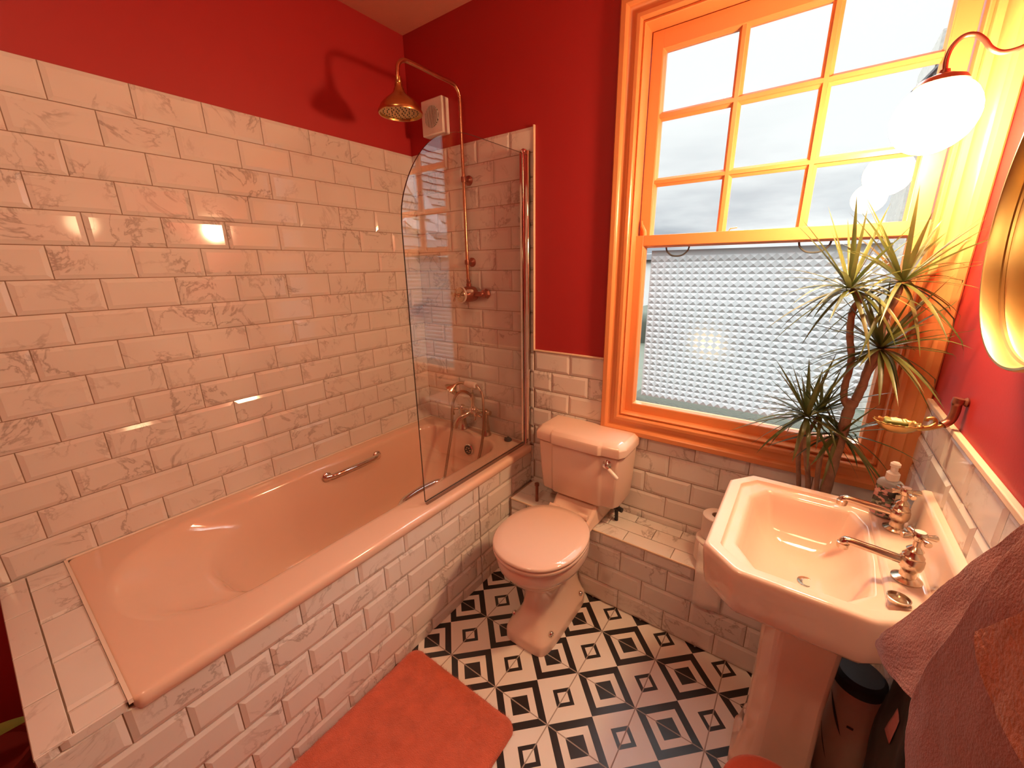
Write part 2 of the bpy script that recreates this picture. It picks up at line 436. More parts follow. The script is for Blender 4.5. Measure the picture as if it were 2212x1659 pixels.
# ------------------------------------------------------------------ bath panel + tiled shelf at the foot of the bath
PX = .800
pan = struct(obj('trim_5', MB().box(PX-.025, -1.83+TH, 0, PX-TH, -.0095, .566), 'grout', flat=True))
b = MB()
tiles(b, (PX-TH,0,0), (0,1,0), (0,0,1), (1,0,0), -.456, -.010, 0, .5665, -1.097, .5665+.005)
tiles(b, (PX-TH,0,0), (0,1,0), (0,0,1), (1,0,0), -1.832, -.4595, 0, .5665, -1.097, .5665+.005)
tiles(b, (PX-TH,0,0), (0,1,0), (0,0,1), (1,0,0), -1.832, -1.6895, .5665, RIM-.001, -1.797, RIM+.06)
obj('panel_tiling', b, ['marble', 'grout'], pan, flat=True)
shf = struct(obj('trim_6', MB().box(0.009, -1.832+TH, 0, PX-.03, -1.686, RIM-TH-.001), 'grout', flat=True))
b = MB()
tiles(b, (0,0,RIM-TH), (0,1,0), (1,0,0), (0,0,1), -1.774, -1.686, .009, PX-.001, -5., .317+PU*2, pu=10., pv=PU, bev=.011)
tiles(b, (0,0,RIM-TH), (0,1,0), (1,0,0), (0,0,1), -1.832, -1.774, .009, PX-.001, -5., .428+PU*2, pu=10., pv=PU, bev=.002, depth=.001)
obj('shelf_tiling', b, ['marble', 'grout'], shf, flat=True)
b = MB(); tiles(b, (0,-1.832+TH,0), (1,0,0), (0,0,1), (0,-1,0), .009, PX-.003, 0, RIM-.009, .1, .585)
obj('shelf_end_tiling', b, ['marble', 'grout'], shf, flat=True)

# ------------------------------------------------------------------ bath
def rrect(x0, x1, y0, y1, rn, rf, z, n=14, m=10):
    """rounded rectangle: near end (y0) corner radius rn, far end (y1) radius rf; matching vertex counts"""
    pts = []
    def arc(cx, cy, r, a0):
        for k in range(n+1):
            a = a0 + PI/2*k/n; pts.append(Vector((cx + r*math.cos(a), cy + r*math.sin(a), z)))
    def line(p, q):
        for k in range(1, m): pts.append(Vector((p[0] + (q[0]-p[0])*k/m, p[1] + (q[1]-p[1])*k/m, z)))
    rn = min(rn, (x1-x0)/2); rf = min(rf, (x1-x0)/2)
    arc(x1-rn, y0+rn, rn, -PI/2); line((x1, y0+rn), (x1, y1-rf))
    arc(x1-rf, y1-rf, rf, 0); line((x1-rf, y1), (x0+rf, y1))
    arc(x0+rf, y1-rf, rf, PI/2); line((x0, y1-rf), (x0, y0+rn))
    arc(x0+rn, y0+rn, rn, PI); line((x0+rn, y0), (x1-rn, y0))
    return pts
bath = thing('bathtub', 'pink bathtub set against the tiled left wall, boxed in with marble tiles', 'bathtub', (.4, -.84, .15))
rings = [rrect(.012,.790,-1.678,-.012,.02,.02,.545), rrect(.010,.806,-1.680,-.010,.02,.02,.553), rrect(.010,.812,-1.681,-.010,.02,.02,.566),
         rrect(.010,.812,-1.681,-.010,.02,.02,.581), rrect(.010,.809,-1.680,-.010,.02,.02,.5895), rrect(.012,.802,-1.678,-.012,.02,.02,.594),
         rrect(.016,.792,-1.674,-.016,.02,.02,.5945), rrect(.024,.776,-1.666,-.024,.03,.03,.5945),
         rrect(.062,.690,-1.640,-.086,.285,.13,.5942), rrect(.074,.674,-1.630,-.096,.285,.13,.592), rrect(.082,.664,-1.615,-.102,.28,.125,.586), rrect(.088,.656,-1.590,-.108,.275,.12,.572),
         rrect(.094,.648,-1.53,-.116,.265,.12,.545), rrect(.100,.640,-1.465,-.122,.25,.12,.522), rrect(.105,.633,-1.415,-.127,.235,.12,.505), rrect(.108,.630,-1.392,-.130,.23,.12,.494), rrect(.112,.625,-1.376,-.135,.225,.12,.475),
         rrect(.118,.618,-1.355,-.143,.22,.12,.43), rrect(.128,.606,-1.322,-.158,.21,.12,.35),
         rrect(.142,.590,-1.278,-.18,.20,.115,.265), rrect(.156,.576,-1.240,-.20,.19,.11,.222), rrect(.176,.560,-1.205,-.22,.18,.10,.198),
         rrect(.20,.54,-1.175,-.245,.165,.09,.186), rrect(.25,.49,-1.10,-.31,.115,.07,.180), rrect(.33,.41,-.90,-.55,.035,.03,.178)]
obj('tub_shell', MB().loft(rings, False, True), 'pinkbath', bath, angle=60)
# sealant bead round the wall edges
b = MB()
b.tube([(.0105,-1.682,.5965), (.0105,-.0105,.5965)], .0045, 8); b.tube([(.0105,-.0115,.5965), (.752,-.0115,.5965)], .0045, 8)
b.box(.008, -1.6875, .585, .806, -1.679, .5975)
obj('sealant_bead', b, 'sealant', bath, angle=60)
def grip(y0, y1, x, z, nx):
    g = MB()
    p = [(x, y0, z), (x+nx*.012, y0+.018, z+.001), (x+nx*.026, y0+.055, z+.004), (x+nx*.031, (y0+y1)/2, z+.006), (x+nx*.026, y1-.055, z+.004), (x+nx*.012, y1-.018, z+.001), (x, y1, z)]
    g.tube(smooth(p, 6), .0135, 14)
    for y in (y0+.012, y1-.012):
        g.lathe([(.024,-.006),(.024,.004),(.019,.008),(.002,.009)], (x, y, z), (nx,0,.15), 20)
    o = obj('grab_handle', g, 'chrome', bath); return o
grip(-.815, -.495, .101, .535, 1)
grip(-.785, -.520, .642, .556, -1)
b = MB(); b.lathe([(.034,0),(.034,.006),(.028,.010),(.027,.006)], (.448,-.131,.515), (0,-1,.12), 28)
ov = obj('overflow', b, 'chrome', bath)
b = MB(); b.lathe([(.0265,.0045),(.0265,.0075)], (.448,-.131,.515), (0,-1,.12), 24)
obj('overflow_grille', b, 'dark', ov)
b = MB()
for a in range(6):
    an = a*PI/3; c = Vector((.448,-.131,.515)) + Vector((math.cos(an)*.015, -.0085, math.sin(an)*.015)); b.sphere(c, .0045, 10, 6)
obj('overflow_stud', b, 'nickel', ov)

# dark plug left on the rim of the bath by the screen post
b = MB(); b.lathe([(.020,0),(.022,.006),(.019,.012),(.010,.015),(.006,.022),(.001,.023)], (.668,-.046,.5945), seg=18)
b.box(.645,-.050,.602,.670,-.038,.608)
tag(obj('bath_plug', b, 'rubber', bevel=.001), 'small dark plug resting on the pink bath rim beside the screen post', 'plug')

# ------------------------------------------------------------------ bath mixer with hand shower
mx = thing('bath_mixer', 'chrome bath mixer tap with cross handles and cradled hand shower on bath rim', 'tap', (.42, -.05, RIM))
for x in (.335, .515):
    b = MB(); b.lathe([(.030,0),(.030,.004),(.025,.010),(.021,.04),(.016,.09),(.013,.13),(.015,.135),(.015,.142)], (x,-.050,RIM-.001), seg=24)
    obj('tap_leg', b, 'nickel', mx)
b = MB()
b.tube([(.300,-.052,.728), (.550,-.052,.735)], [.013]*2, 16)
b.sphere((.335,-.052,.729), .020); b.sphere((.515,-.052,.734), .020); b.sphere((.425,-.056,.730), .028)
b.lathe([(.012,0),(.012,.05),(.016,.055),(.016,.062),(.008,.07),(.008,.085),(.011,.09),(.002,.094)], (.425,-.056,.745), seg=16)
obj('mixer_body', b, 'nickel', mx)
b = MB(); b.tube(smooth([(.415,-.07,.722), (.405,-.105,.712), (.385,-.135,.690), (.372,-.150,.655), (.370,-.152,.640)], 6), [.015]*25, 14)
obj('spout', b, 'nickel', mx)
def cross_handle(c, ax, r, parent, mat='nickel', name='cross_handle'):
    c = Vector(c); ax = Vector(ax).normalized(); u = ax.orthogonal().normalized(); w = ax.cross(u)
    b = MB(); b.lathe([(.008,-.030),(.008,-.006),(.012,-.003),(.012,.008),(.007,.011),(.001,.012)], c, ax, 16)
    for d in (u, w, -u, -w):
        d = (d*math.cos(.5) + ax.cross(d)*math.sin(.5))
        b.tube([c + d*.006, c + d*(r*.6), c + d*r], [.0042,.0048,.006], 10); b.sphere(c + d*r, .0068, 10, 6)
    return obj(name, b, mat, parent)
cross_handle((.297,-.088,.722), (-.75,-.65,0), .034, mx)
cross_handle((.490,-.105,.732), (.15,-1,0), .032, mx)
b = MB(); b.tube([(.425,-.056,.83), (.425,-.056,.868)], .006, 10)
b.tube(smooth([(.385,-.056,.880),(.388,-.056,.868),(.425,-.056,.862),(.462,-.056,.868),(.465,-.056,.880)], 6), .005, 10)
obj('cradle', b, 'nickel', mx)
hs = obj('hand_shower', MB().tube(smooth([(.505,-.072,.862),(.48,-.072,.886),(.46,-.072,.890),(.385,-.072,.890),(.35,-.072,.888),(.325,-.076,.878),(.312,-.085,.868)], 6), .0085, 12)
         .lathe([(.009,-.012),(.016,0),(.040,.022),(.044,.032),(.040,.035),(.002,.033)], (.312,-.085,.866), (-.55,-.45,-.75), 24), 'nickel', mx)
o = obj('ceramic_grip', MB().lathe([(.010,0),(.017,.004),(.0205,.04),(.017,.078),(.010,.082)], (.388,-.072,.890), (1,0,0), 20), 'ceramicwhite', hs); o['label'] = 'white ceramic grip'
hp = [(.505,-.072,.862),(.518,-.076,.838),(.532,-.088,.79),(.545,-.105,.70),(.555,-.135,.60),(.562,-.185,.50),(.555,-.25,.38),(.52,-.31,.27),(.47,-.335,.225),(.43,-.335,.245),(.405,-.315,.32),(.375,-.24,.47),(.345,-.16,.62),(.315,-.115,.74),(.322,-.095,.80),(.35,-.080,.835),(.385,-.068,.838),(.415,-.062,.822),(.424,-.058,.80)]
obj('shower_hose', MB().tube(smooth(hp, 8), .0075, 10), 'hose', mx)

# ------------------------------------------------------------------ wall shower: riser, arm, rose, valve
sh = thing('wall_shower', 'brass exposed shower with riser pipe, long arm and bell rose on the corner wall', 'shower', (.43, -.05, 1.35))
RX, RY = .424, -.050
arm = smooth([(RX,RY,1.43),(RX,RY,1.7),(RX,RY,2.0),(RX,RY,2.28),(RX,RY-.004,2.315),(RX,RY-.020,2.340),(RX,RY-.05,2.352),(RX,-.20,2.352),(RX,-.345,2.352),(RX,-.385,2.348),(RX,-.412,2.328),(RX,-.421,2.300),(RX,-.421,2.262)], 8)
obj('riser_pipe', MB().tube(arm, .0085, 12), 'copper', sh)
b = MB(); b.lathe([(.013,.03),(.014,.012),(.012,.008),(.016,.004),(.016,-.006),(.020,-.012),(.022,-.02),(.030,-.032),(.058,-.052),(.078,-.072),(.088,-.090),(.091,-.098),(.089,-.104),(.084,-.104),(.083,-.098),(.002,-.096)], (RX,-.421,2.250), seg=40)
rose = obj('shower_rose', b, 'brass', sh)
b = MB()
for rr, nn in ((.018,6),(.036,12),(.054,18),(.070,24)):
    for k in range(nn):
        a = 2*PI*k/nn; b.lathe([(.0028,0),(.002,.003)], (RX+rr*math.cos(a), -.421+rr*math.sin(a), 2.1535), (0,0,-1), 8)
obj('rose_nozzle', b, 'dark', rose)
for z in (1.953, 1.556):
    b = MB(); b.lathe([(.024,0),(.024,.005),(.014,.010),(.009,.014),(.009,.04)], (RX,-.008,z), (0,-1,0), 20); b.lathe([(.0125,-.012),(.0135,0),(.0125,.012)], (RX,RY,z), (0,0,1), 16)
    obj('pipe_bracket', b, 'bronze', sh)
b = MB()
b.lathe([(.028,0),(.038,.004),(.041,.02),(.041,.055),(.036,.075),(.030,.085)], (.437,-.018,1.392), (-.15,-1,0), 28)
b.lathe([(.010,0),(.014,.004),(.014,.02),(.010,.024),(.012,.03),(.012,.04),(.009,.045)], (RX+.004,RY,1.425), (0,0,1), 18)
b.tube([(.445,-.05,1.394),(.492,-.05,1.394),(.512,-.045,1.394),(.518,-.03,1.394),(.518,-.008,1.394)], .013, 14)
b.lathe([(.026,0),(.026,.006),(.018,.014),(.020,.018),(.020,.034),(.014,.038)], (.518,-.008,1.394), (0,-1,0), 6)
b.tube([(.425,-.05,1.394),(.372,-.05,1.394),(.352,-.045,1.394),(.346,-.03,1.394),(.346,-.008,1.394)], .013, 14)
b.lathe([(.026,0),(.026,.006),(.018,.014),(.020,.018),(.020,.034),(.014,.038)], (.346,-.008,1.394), (0,-1,0), 6)
obj('valve_body', b, 'bronze', sh)
b = MB(); b.lathe([(.040,0),(.043,.002),(.043,.007),(.040,.009)], (.425,-.104,1.392), (-.15,-1,0), 32)
o = obj('dial_ring', b, 'ceramicwhite', sh)
b = MB(); b.lathe([(.038,.008),(.036,.013),(.018,.016),(.013,.02)], (.425,-.104,1.392), (-.15,-1,0), 28); obj('dial_plate', b, 'nickel', sh)
cross_handle((.4185,-.150,1.392), (-.15,-1,0), .027, sh)
o = obj('lever_grip', MB().tube([(.452,-.085,1.408),(.458,-.092,1.409),(.492,-.100,1.412),(.498,-.102,1.412)], [.007,.0105,.0085,.006], 14), 'ceramicwhite', sh); o['label'] = 'pale ceramic lever'

# ------------------------------------------------------------------ shower screen
SX = .772
sc = thing('shower_screen', 'hinged curved-top glass shower screen standing on the bath rim', 'shower screen', (SX, -.38, RIM))
edge = [(-.034,.612), (-.757,.612), (-.757,1.0), (-.757,1.45)]
arcp = smooth([(-.757,1.66,0),(-.752,1.72,0),(-.735,1.778,0),(-.70,1.846,0),(-.655,1.905,0),(-.596,1.957,0),(-.52,1.995,0),(-.45,2.013,0),(-.37,2.019,0)], 5)
poly = edge + [(p.x, p.y) for p in arcp] + [(-.034, 2.021)]
b = MB(); n = len(poly); g = .003
va = [(SX-g, p[0], p[1]) for p in poly] + [(SX+g, p[0], p[1]) for p in poly]
b.add(va, [tuple(range(n)), tuple(reversed(range(n, 2*n)))]); b.cur = 1
b.add(va, [(i, (i+1) % n, n+(i+1) % n, n+i) for i in range(n)])
obj('glass_sheet', b, ['screen', 'glassedge'], sc, flat=True)
b = MB(); b.lathe([(.0145,0),(.0145,.004),(.0125,.008),(.0125,1.425),(.0145,1.429),(.0145,1.440),(.010,1.444)], (SX+.001,-.026,RIM+.0015), seg=20)
b.box(SX-.005, -.052, .606, SX+.005, -.026, 2.024)
obj('hinge_post', b, 'chrome', sc)
b = MB().box(SX+.013, -.0365, RIM+.001, SX+.030, -.0085, 2.03); obj('wall_channel', b, 'chrome', sc, bevel=.003)
obj('bottom_seal', MB().box(SX-.006, -.752, RIM+.002, SX+.006, -.045, .613), 'seal', sc, bevel=.002)

# ------------------------------------------------------------------ extractor fan
fn = thing('extractor_fan', 'square pale extractor fan with round slatted grille high in the corner', 'extractor fan', (.228, -.025, 2.18))
FX0, FX1, FZ0, FZ1 = .154, .304, 2.184, 2.346
obj('fan_housing', MB().box(FX0, -.052, FZ0, FX1, -.0005, FZ1), 'white', fn, bevel=.006, seg=3)
fc = ((FX0+FX1)/2, -.0525, (FZ0+FZ1)/2)
obj('grille_recess', MB().lathe([(.049,0),(.049,.0015)], fc, (0,-1,0), 32), 'dark', fn)
b = MB()
for k in range(-6, 7):
    x = k*.0076; hh = math.sqrt(max(0, .049**2 - x*x))
    b.box(fc[0]+x-.0011, fc[1]-.0045, fc[2]-hh, fc[0]+x+.0011, fc[1]-.001, fc[2]+hh)
obj('grille_slat', b, 'white', fn, flat=True)

# ------------------------------------------------------------------ toilet
TX = 1.168
wc = thing('toilet', 'pink close-coupled toilet with closed lid in the corner beside the bath', 'toilet', (TX, -.45, 0))
def oval(hx, y0, y1, z, px=2.2, n=56, cx=TX, flatback=0.):
    """squarish oval, half width hx, y0 (front) .. y1 (back)"""
    cy = (y0+y1)/2; b_ = (y1-y0)/2; r = []
    for k in range(n):
        a = 2*PI*k/n; c = math.cos(a); s = math.sin(a)
        e = px
        if flatback and s > 0: e = px + flatback
        x = math.copysign(abs(c)**(2/e), c)*hx; y = math.copysign(abs(s)**(2/e), s)*b_
        r.append(Vector((cx + x, cy + y, z)))
    return r
rings = [oval(.107,-.642,-.236,.001,6), oval(.107,-.642,-.236,.038,6), oval(.104,-.638,-.236,.048,6), oval(.095,-.626,-.236,.060,5), oval(.078,-.600,-.236,.095,4), oval(.066,-.582,-.236,.14,3.4),
         oval(.064,-.574,-.236,.19,3.0), oval(.072,-.578,-.236,.238,2.7), oval(.094,-.600,-.236,.273,2.5), oval(.128,-.640,-.236,.305,2.3), oval(.150,-.668,-.240,.335,2.2),
         oval(.160,-.680,-.245,.358,2.2), oval(.171,-.690,-.250,.366,2.2), oval(.176,-.695,-.255,.385,2.2), oval(.178,-.697,-.26,.415,2.2), oval(.176,-.695,-.262,.428,2.2), oval(.168,-.687,-.268,.432,2.2)]
obj('pan', MB().loft(rings), 'pink', wc, angle=55)
b = MB()
def slab(y, hw, z0, z1): return [Vector((TX-hw,y,z0)),Vector((TX-hw*.9,y,z1)),Vector((TX+hw*.9,y,z1)),Vector((TX+hw,y,z0))]
b.loft([slab(-.33,.125,.385,.425), slab(-.27,.118,.379,.430), slab(-.22,.115,.3775,.440), slab(-.19,.118,.3775,.466), slab(-.15,.120,.3775,.476), slab(-.035,.122,.3775,.476)])
obj('neck', b, 'pink', wc, bevel=.012, seg=3)
SY0, SY1 = -.708, -.275
b = MB().loft([oval(.180,SY0+.004,SY1,.4335), oval(.184,SY0,SY1,.437), oval(.184,SY0,SY1,.447), oval(.180,SY0+.004,SY1,.4505)]); obj('seat', b, 'pink', wc, angle=60)
b = MB().loft([oval(.180,SY0+.004,SY1,.4525), oval(.185,SY0-.001,SY1+.001,.456), oval(.185,SY0-.001,SY1+.001,.463), oval(.180,SY0+.006,SY1-.004,.4685), oval(.15,SY0+.045,SY1-.04,.4725), oval(.08,SY0+.13,SY1-.12,.4745), oval(.01,-.50,-.48,.475)])
obj('lid', b, 'pink', wc, angle=60)
b = MB()
for x in (-.075, .075): b = MB(); b.lathe([(.012,-.022),(.013,0),(.012,.022)], (TX+x, -.262, .447), (1,0,0), 16); obj('hinge', b, 'pink', wc)

# cistern: canted-front body and lid
def cist(hw, yf, yc, z, cant, back=-.012, ch=.115):
    # ch: half width of the proud centre panel; yf its face; yc face of the ends; cant: corner
    return [Vector((TX-hw,back,z)), Vector((TX-hw,yc+cant,z)), Vector((TX-hw+cant*.55,yc,z)), Vector((TX-ch-.012,yc-.006,z)), Vector((TX-ch,yf,z)),
            Vector((TX+ch,yf,z)), Vector((TX+ch+.012,yc-.006,z)), Vector((TX+hw-cant*.55,yc,z)), Vector((TX+hw,yc+cant,z)), Vector((TX+hw,back,z))]
b = MB().loft([cist(.192,-.196,-.180,.478,.03), cist(.197,-.205,-.188,.490,.03), cist(.205,-.212,-.196,.60,.03), cist(.212,-.216,-.200,.738,.03)])
obj('cistern', b, 'pink', wc, bevel=.006, seg=2, angle=40)
b = MB().loft([cist(.213,-.219,-.203,.7395,.034), cist(.222,-.230,-.212,.744,.034), cist(.223,-.231,-.213,.778,.034), cist(.218,-.226,-.208,.788,.034), cist(.203,-.207,-.190,.800,.030), cist(.17,-.17,-.155,.802,.03,-.04)])
obj('cistern_lid', b, 'pink', wc, bevel=.0025, seg=2, angle=30)
lv = obj('flush_lever', MB().lathe([(.019,0),(.020,.004),(.013,.009),(.009,.013),(.008,.022),(.010,.026),(.001,.028)], (1.318,-.200,.705), (0,-1,0), 20)
         .tube([(1.318,-.224,.705),(1.336,-.226,.694)], .0045, 10), 'chrome', wc)
o = obj('lever_handle', MB().tube([(1.334,-.226,.695),(1.340,-.2265,.691),(1.374,-.231,.668),(1.380,-.2315,.665)], [.0065,.0092,.0085,.006], 14), 'ceramicwhite', lv); o['label'] = 'white ceramic lever'
for sx in (-1, 1):
    for y in (-.565, -.300):
        b = MB(); b.lathe([(.0115,0),(.0115,.006),(.009,.012),(.004,.015),(.001,.0155)], (TX+sx*.0905, y, .0625), (sx*.62,0,.78), 16)
        obj('fixing_bolt', b, 'chrome', wc)
b = MB(); b.tube([(1.335,-.10,.479),(1.335,-.10,.440)], .014, 14); b.tube([(1.31,-.105,.448),(1.368,-.115,.446)], .011, 12); b.tube([(1.335,-.10,.448),(1.338,-.10,.3755)], .0085, 12)
obj('inlet_valve', b, 'rubber', wc)
b = MB(); b.tube([(.942,-.175,.3755),(.942,-.175,.476)], .008, 12); b.lathe([(.012,0),(.012,.012)], (.942,-.175,.464), seg=12)
tag(obj('pipe_stub', b, 'bronze'), 'short dark upright pipe stub on the ledge between bath and cistern', 'pipe')

# ------------------------------------------------------------------ basin on pedestal
CX, CY = 2.00, -.53
def ray_ring(poly, z, n=144, c=(CX, CY), inset=0.):
    out = []
    for k in range(n):
        a = 2*PI*(k+.5)/n; d = (math.cos(a), math.sin(a)); best = None
        for i in range(len(poly)):
            (x0,y0),(x1,y1) = poly[i], poly[(i+1) % len(poly)]
            ex, ey = x1-x0, y1-y0; ln = math.hypot(ex, ey)
            nx, ny = ey/ln, -ex/ln                           # outward normal for ccw polygon
            den = d[0]*nx + d[1]*ny
            if den <= 1e-6: continue
            t = ((x0-c[0])*nx + (y0-c[1])*ny - inset)/den
            if best is None or t < best: best = t
        out.append(Vector((c[0]+d[0]*best, c[1]+d[1]*best, z)))
    return out
BZ = .850
Pout = [(1.797,-.338),(1.797,-.727),(1.878,-.797),(2.125,-.797),(2.2615,-.712),(2.2615,-.300),(2.125,-.262),(1.855,-.262)]
Pbowl = [(1.866,-.400),(1.866,-.670),(1.915,-.742),(2.085,-.742),(2.128,-.690),(2.136,-.560),(2.136,-.395),(2.110,-.330),(1.905,-.330)]
bs = thing('washbasin', 'pink pedestal washbasin with canted corners on the right wall under the mirror', 'basin', (2.05, -.53, 0))
R = lambda p, i, z: ray_ring(p, z, inset=i)
rings = [R(Pout,.13,.690), R(Pout,.06,.702), R(Pout,.022,.722), R(Pout,.010,.738), R(Pout,.006,.765), R(Pout,.0,.825), R(Pout,.0,.838), R(Pout,.003,.8465), R(Pout,.009,.850), R(Pout,.012,.8503), R(Pout,.032,.8503), R(Pout,.035,.8495),
         R(Pout,.038,.8425), R(Pout,.041,.8395), R(Pout,.045,.839), R(Pbowl,-.010,.8385), R(Pbowl,-.005,.838), R(Pbowl,-.001,.836), R(Pbowl,.004,.829), R(Pbowl,.012,.81), R(Pbowl,.022,.78), R(Pbowl,.040,.745), R(Pbowl,.066,.722), R(Pbowl,.10,.712), R(Pbowl,.125,.709)]
obj('bowl', MB().loft(rings), 'pink', bs, angle=48)
# deck and raised splashback: section in x-z swept along y
def sp_ring(y, k=1., z1=.946):
    return [Vector((2.150,y,.842)), Vector((2.160,y,.8505)), Vector((2.208,y,.8525)), Vector((2.222,y,.858)), Vector((2.2305,y,.874)), Vector((2.236,y,z1-.012)), Vector((2.2415,y,z1-.003)), Vector((2.247,y,z1)), Vector((2.2615,y,z1)), Vector((2.2615,y,.80)), Vector((2.150,y,.80))]
b = MB().loft([sp_ring(-.718, z1=.940), sp_ring(-.712), sp_ring(-.309), sp_ring(-.303, z1=.940)])
obj('splashback', b, 'pink', bs, bevel=.003, angle=35)
def oct_(hx, hy, z, cx, cy, ch=.04): return [Vector((cx+sx, cy+sy, z)) for sx, sy in ((-hx+ch,-hy),(hx,-hy),(hx,hy),(-hx+ch,hy),(-hx,hy-ch),(-hx,-hy+ch))]
PCX = 2.036
b = MB().loft([oct_(.106,.112,.001,PCX,CY), oct_(.106,.112,.045,PCX,CY), oct_(.098,.104,.06,PCX,CY), oct_(.084,.094,.16,PCX,CY), oct_(.081,.092,.40,PCX,CY), oct_(.087,.098,.60,PCX,CY), oct_(.104,.115,.695,PCX,CY)])
obj('pedestal', b, 'pink', bs, bevel=.012, seg=3, angle=40)
b = MB().lathe([(.022,0),(.022,.003),(.016,.004),(.014,.002),(.002,.001)], (2.03,-.545,.7085), seg=24); obj('waste_fitting', b, 'nickel', bs)
# overflow hole and chain stay as one small fitting on the bowl back
def tap(name, x, y, label):
    z = .8525
    t = thing(name, label, 'tap', (x, y, z), 'pillar taps on the washbasin')
    b = MB().lathe([(.027,0),(.027,.003),(.021,.007),(.015,.010),(.0135,.02),(.014,.026),(.019,.032),(.021,.040),(.021,.054),(.018,.058),(.019,.062),(.015,.067),(.013,.074),(.015,.077),(.010,.083),(.0065,.086),(.0065,.104)], (x,y,z), seg=24)
    obj('tap_body', b, 'nickel', t)
    b = MB().tube(smooth([(x-.012,y,z+.044),(x-.04,y,z+.047),(x-.075,y,z+.050),(x-.102,y,z+.0525),(x-.112,y,z+.052),(x-.117,y,z+.046),(x-.117,y,z+.036)], 5), [.0095]*10+[.009]*10+[.010]*11, 16)
    b.lathe([(.0115,.022),(.0125,.028),(.0125,.034),(.010,.036)], (x-.117,y,z+.010), seg=16)
    obj('spout', b, 'nickel', t)
    b = MB().lathe([(.009,.100),(.012,.104),(.013,.112),(.013,.117),(.011,.120)], (x,y,z), seg=20)
    for k in range(4):
        a = .35 + k*PI/2; d = Vector((math.cos(a), math.sin(a), 0)); c = Vector((x,y,z+.110))
        b.tube([c+d*.008, c+d*.017, c+d*.028, c+d*.031], [.0045,.005,.0072,.006], 12)
    h = obj('cross_handle', b, 'nickel', t)
    o = obj('index_button', MB().lathe([(.0095,0),(.0095,.002),(.006,.0035),(.001,.004)], (x,y,z+.120), seg=18), 'ceramicwhite', h); o['label'] = 'pale round index button'
tap('pillar_tap', 2.196, -.390, 'chrome cross-head basin tap beside the patterned soap bottle, nearer the window')
tap('pillar_tap', 2.190, -.612, 'chrome cross-head basin tap nearer the hanging towel, further from the window')

b = MB().lathe([(.001,0),(.017,0),(.019,.002),(.020,.010),(.018,.0105),(.0165,.004),(.001,.003)], (2.166,-.704,.8515), seg=24)
tag(obj('basin_plug', b, 'nickel'), 'small round metal plug lying on the back corner of the basin', 'plug')

# soap bottle
sb = thing('soap_bottle', 'patterned pump soap bottle with translucent cap behind the basin tap', 'bottle', (2.176, -.325, .8525))
def ov2(hx, hy, z, cx=2.176, cy=-.325, n=32, e=2.6):
    r = []
    for k in range(n):
        a = 2*PI*k/n; c = math.cos(a); s = math.sin(a)
        u = math.copysign(abs(c)**(2/e), c)*hx; w = math.copysign(abs(s)**(2/e), s)*hy
        r.append(Vector((cx + u*math.cos(-.5) - w*math.sin(-.5), cy + u*math.sin(-.5) + w*math.cos(-.5), z)))
    return r
z0 = .8525
obj('bottle_body', MB().loft([ov2(.026,.018,z0), ov2(.028,.020,z0+.003), ov2(.028,.020,z0+.095), ov2(.027,.019,z0+.101), ov2(.022,.016,z0+.106), ov2(.013,.012,z0+.110)]), 'greyplastic', sb)
obj('patterned_wrap', MB().loft([ov2(.0284,.0204,z0+.004), ov2(.0284,.0204,z0+.090)], False, False), 'bottle', sb)
b = MB()
for i in range(2):
    pass
ring0 = ov2(.0289,.0209,z0+.045); ring1 = ov2(.0289,.0209,z0+.078)
b.grid([[ring0[k] for k in range(28, 32)] + [ring0[0]], [ring1[k] for k in range(28, 32)] + [ring1[0]]])
obj('paper_label', b, 'label', sb, solid=.0004)
obj('pump_cap', MB().lathe([(.014,.108),(.0145,.112),(.0145,.128),(.011,.132),(.008,.134),(.008,.146),(.011,.148),(.011,.156),(.007,.160),(.001,.1605)], (2.176,-.325,z0), seg=20), 'clearplastic', sb)

# ------------------------------------------------------------------ soap dish on the right wall
sd = thing('soap_dish', 'brass shell soap dish on a curved bracket on the right wall over the taps', 'soap dish', (2.16, -.36, 1.115))
dc = Vector((2.152, -.362, 1.128))
rings = []
for fr, dz in ((.15,-.020),(.45,-.017),(.72,-.009),(.92,.002),(1.0,.008)):
    r = []
    for k in range(64):
        a = 2*PI*k/64; fl = 1 + .045*math.cos(a*16)*fr
        r.append(dc + Vector((math.cos(a)*.047*fr*fl, math.sin(a)*.034*fr*fl, dz + .0015*math.cos(a*16)*fr)))
    rings.append(r)
obj('shell_bowl', MB().loft(rings, True, False), 'gold', sd, solid=.0016, angle=60)
obj('bracket_scroll', MB().tube(smooth([(2.196,-.360,1.128),(2.212,-.352,1.132),(2.222,-.345,1.142),(2.217,-.343,1.152),(2.206,-.345,1.150),(2.205,-.346,1.144)], 6), .0048, 12)
    .tube(smooth([(2.185,-.362,1.122),(2.210,-.350,1.126),(2.232,-.340,1.134),(2.238,-.337,1.139)], 6), [.0045]*19, 12).sphere((2.190,-.375,1.132), .008, 14, 8), 'gold', sd)
o = obj('wall_bracket', MB().tube(smooth([(2.236,-.338,1.138),(2.248,-.332,1.150),(2.252,-.331,1.172),(2.252,-.330,1.195),(2.2535,-.330,1.208)], 6), [.0095]*18+[.0115]*7, 14)
    .lathe([(.010,0),(.012,.003),(.008,.008)], (2.2695,-.330,1.200), (-1,0,0), 16).tube([(2.268,-.33,1.2),(2.252,-.33,1.2)], .006, 10), 'bronze', sd)
o['label'] = 'dark bronze bracket'
so = thing('soap_bar', 'green soap bar with cream label lying in the brass shell dish', 'soap', (2.148, -.362, 1.112))
sm = MB().box(2.126, -.379, 1.120, 2.170, -.346, 1.141)
obj('bar', sm, 'soap', so, bevel=.004, seg=3)
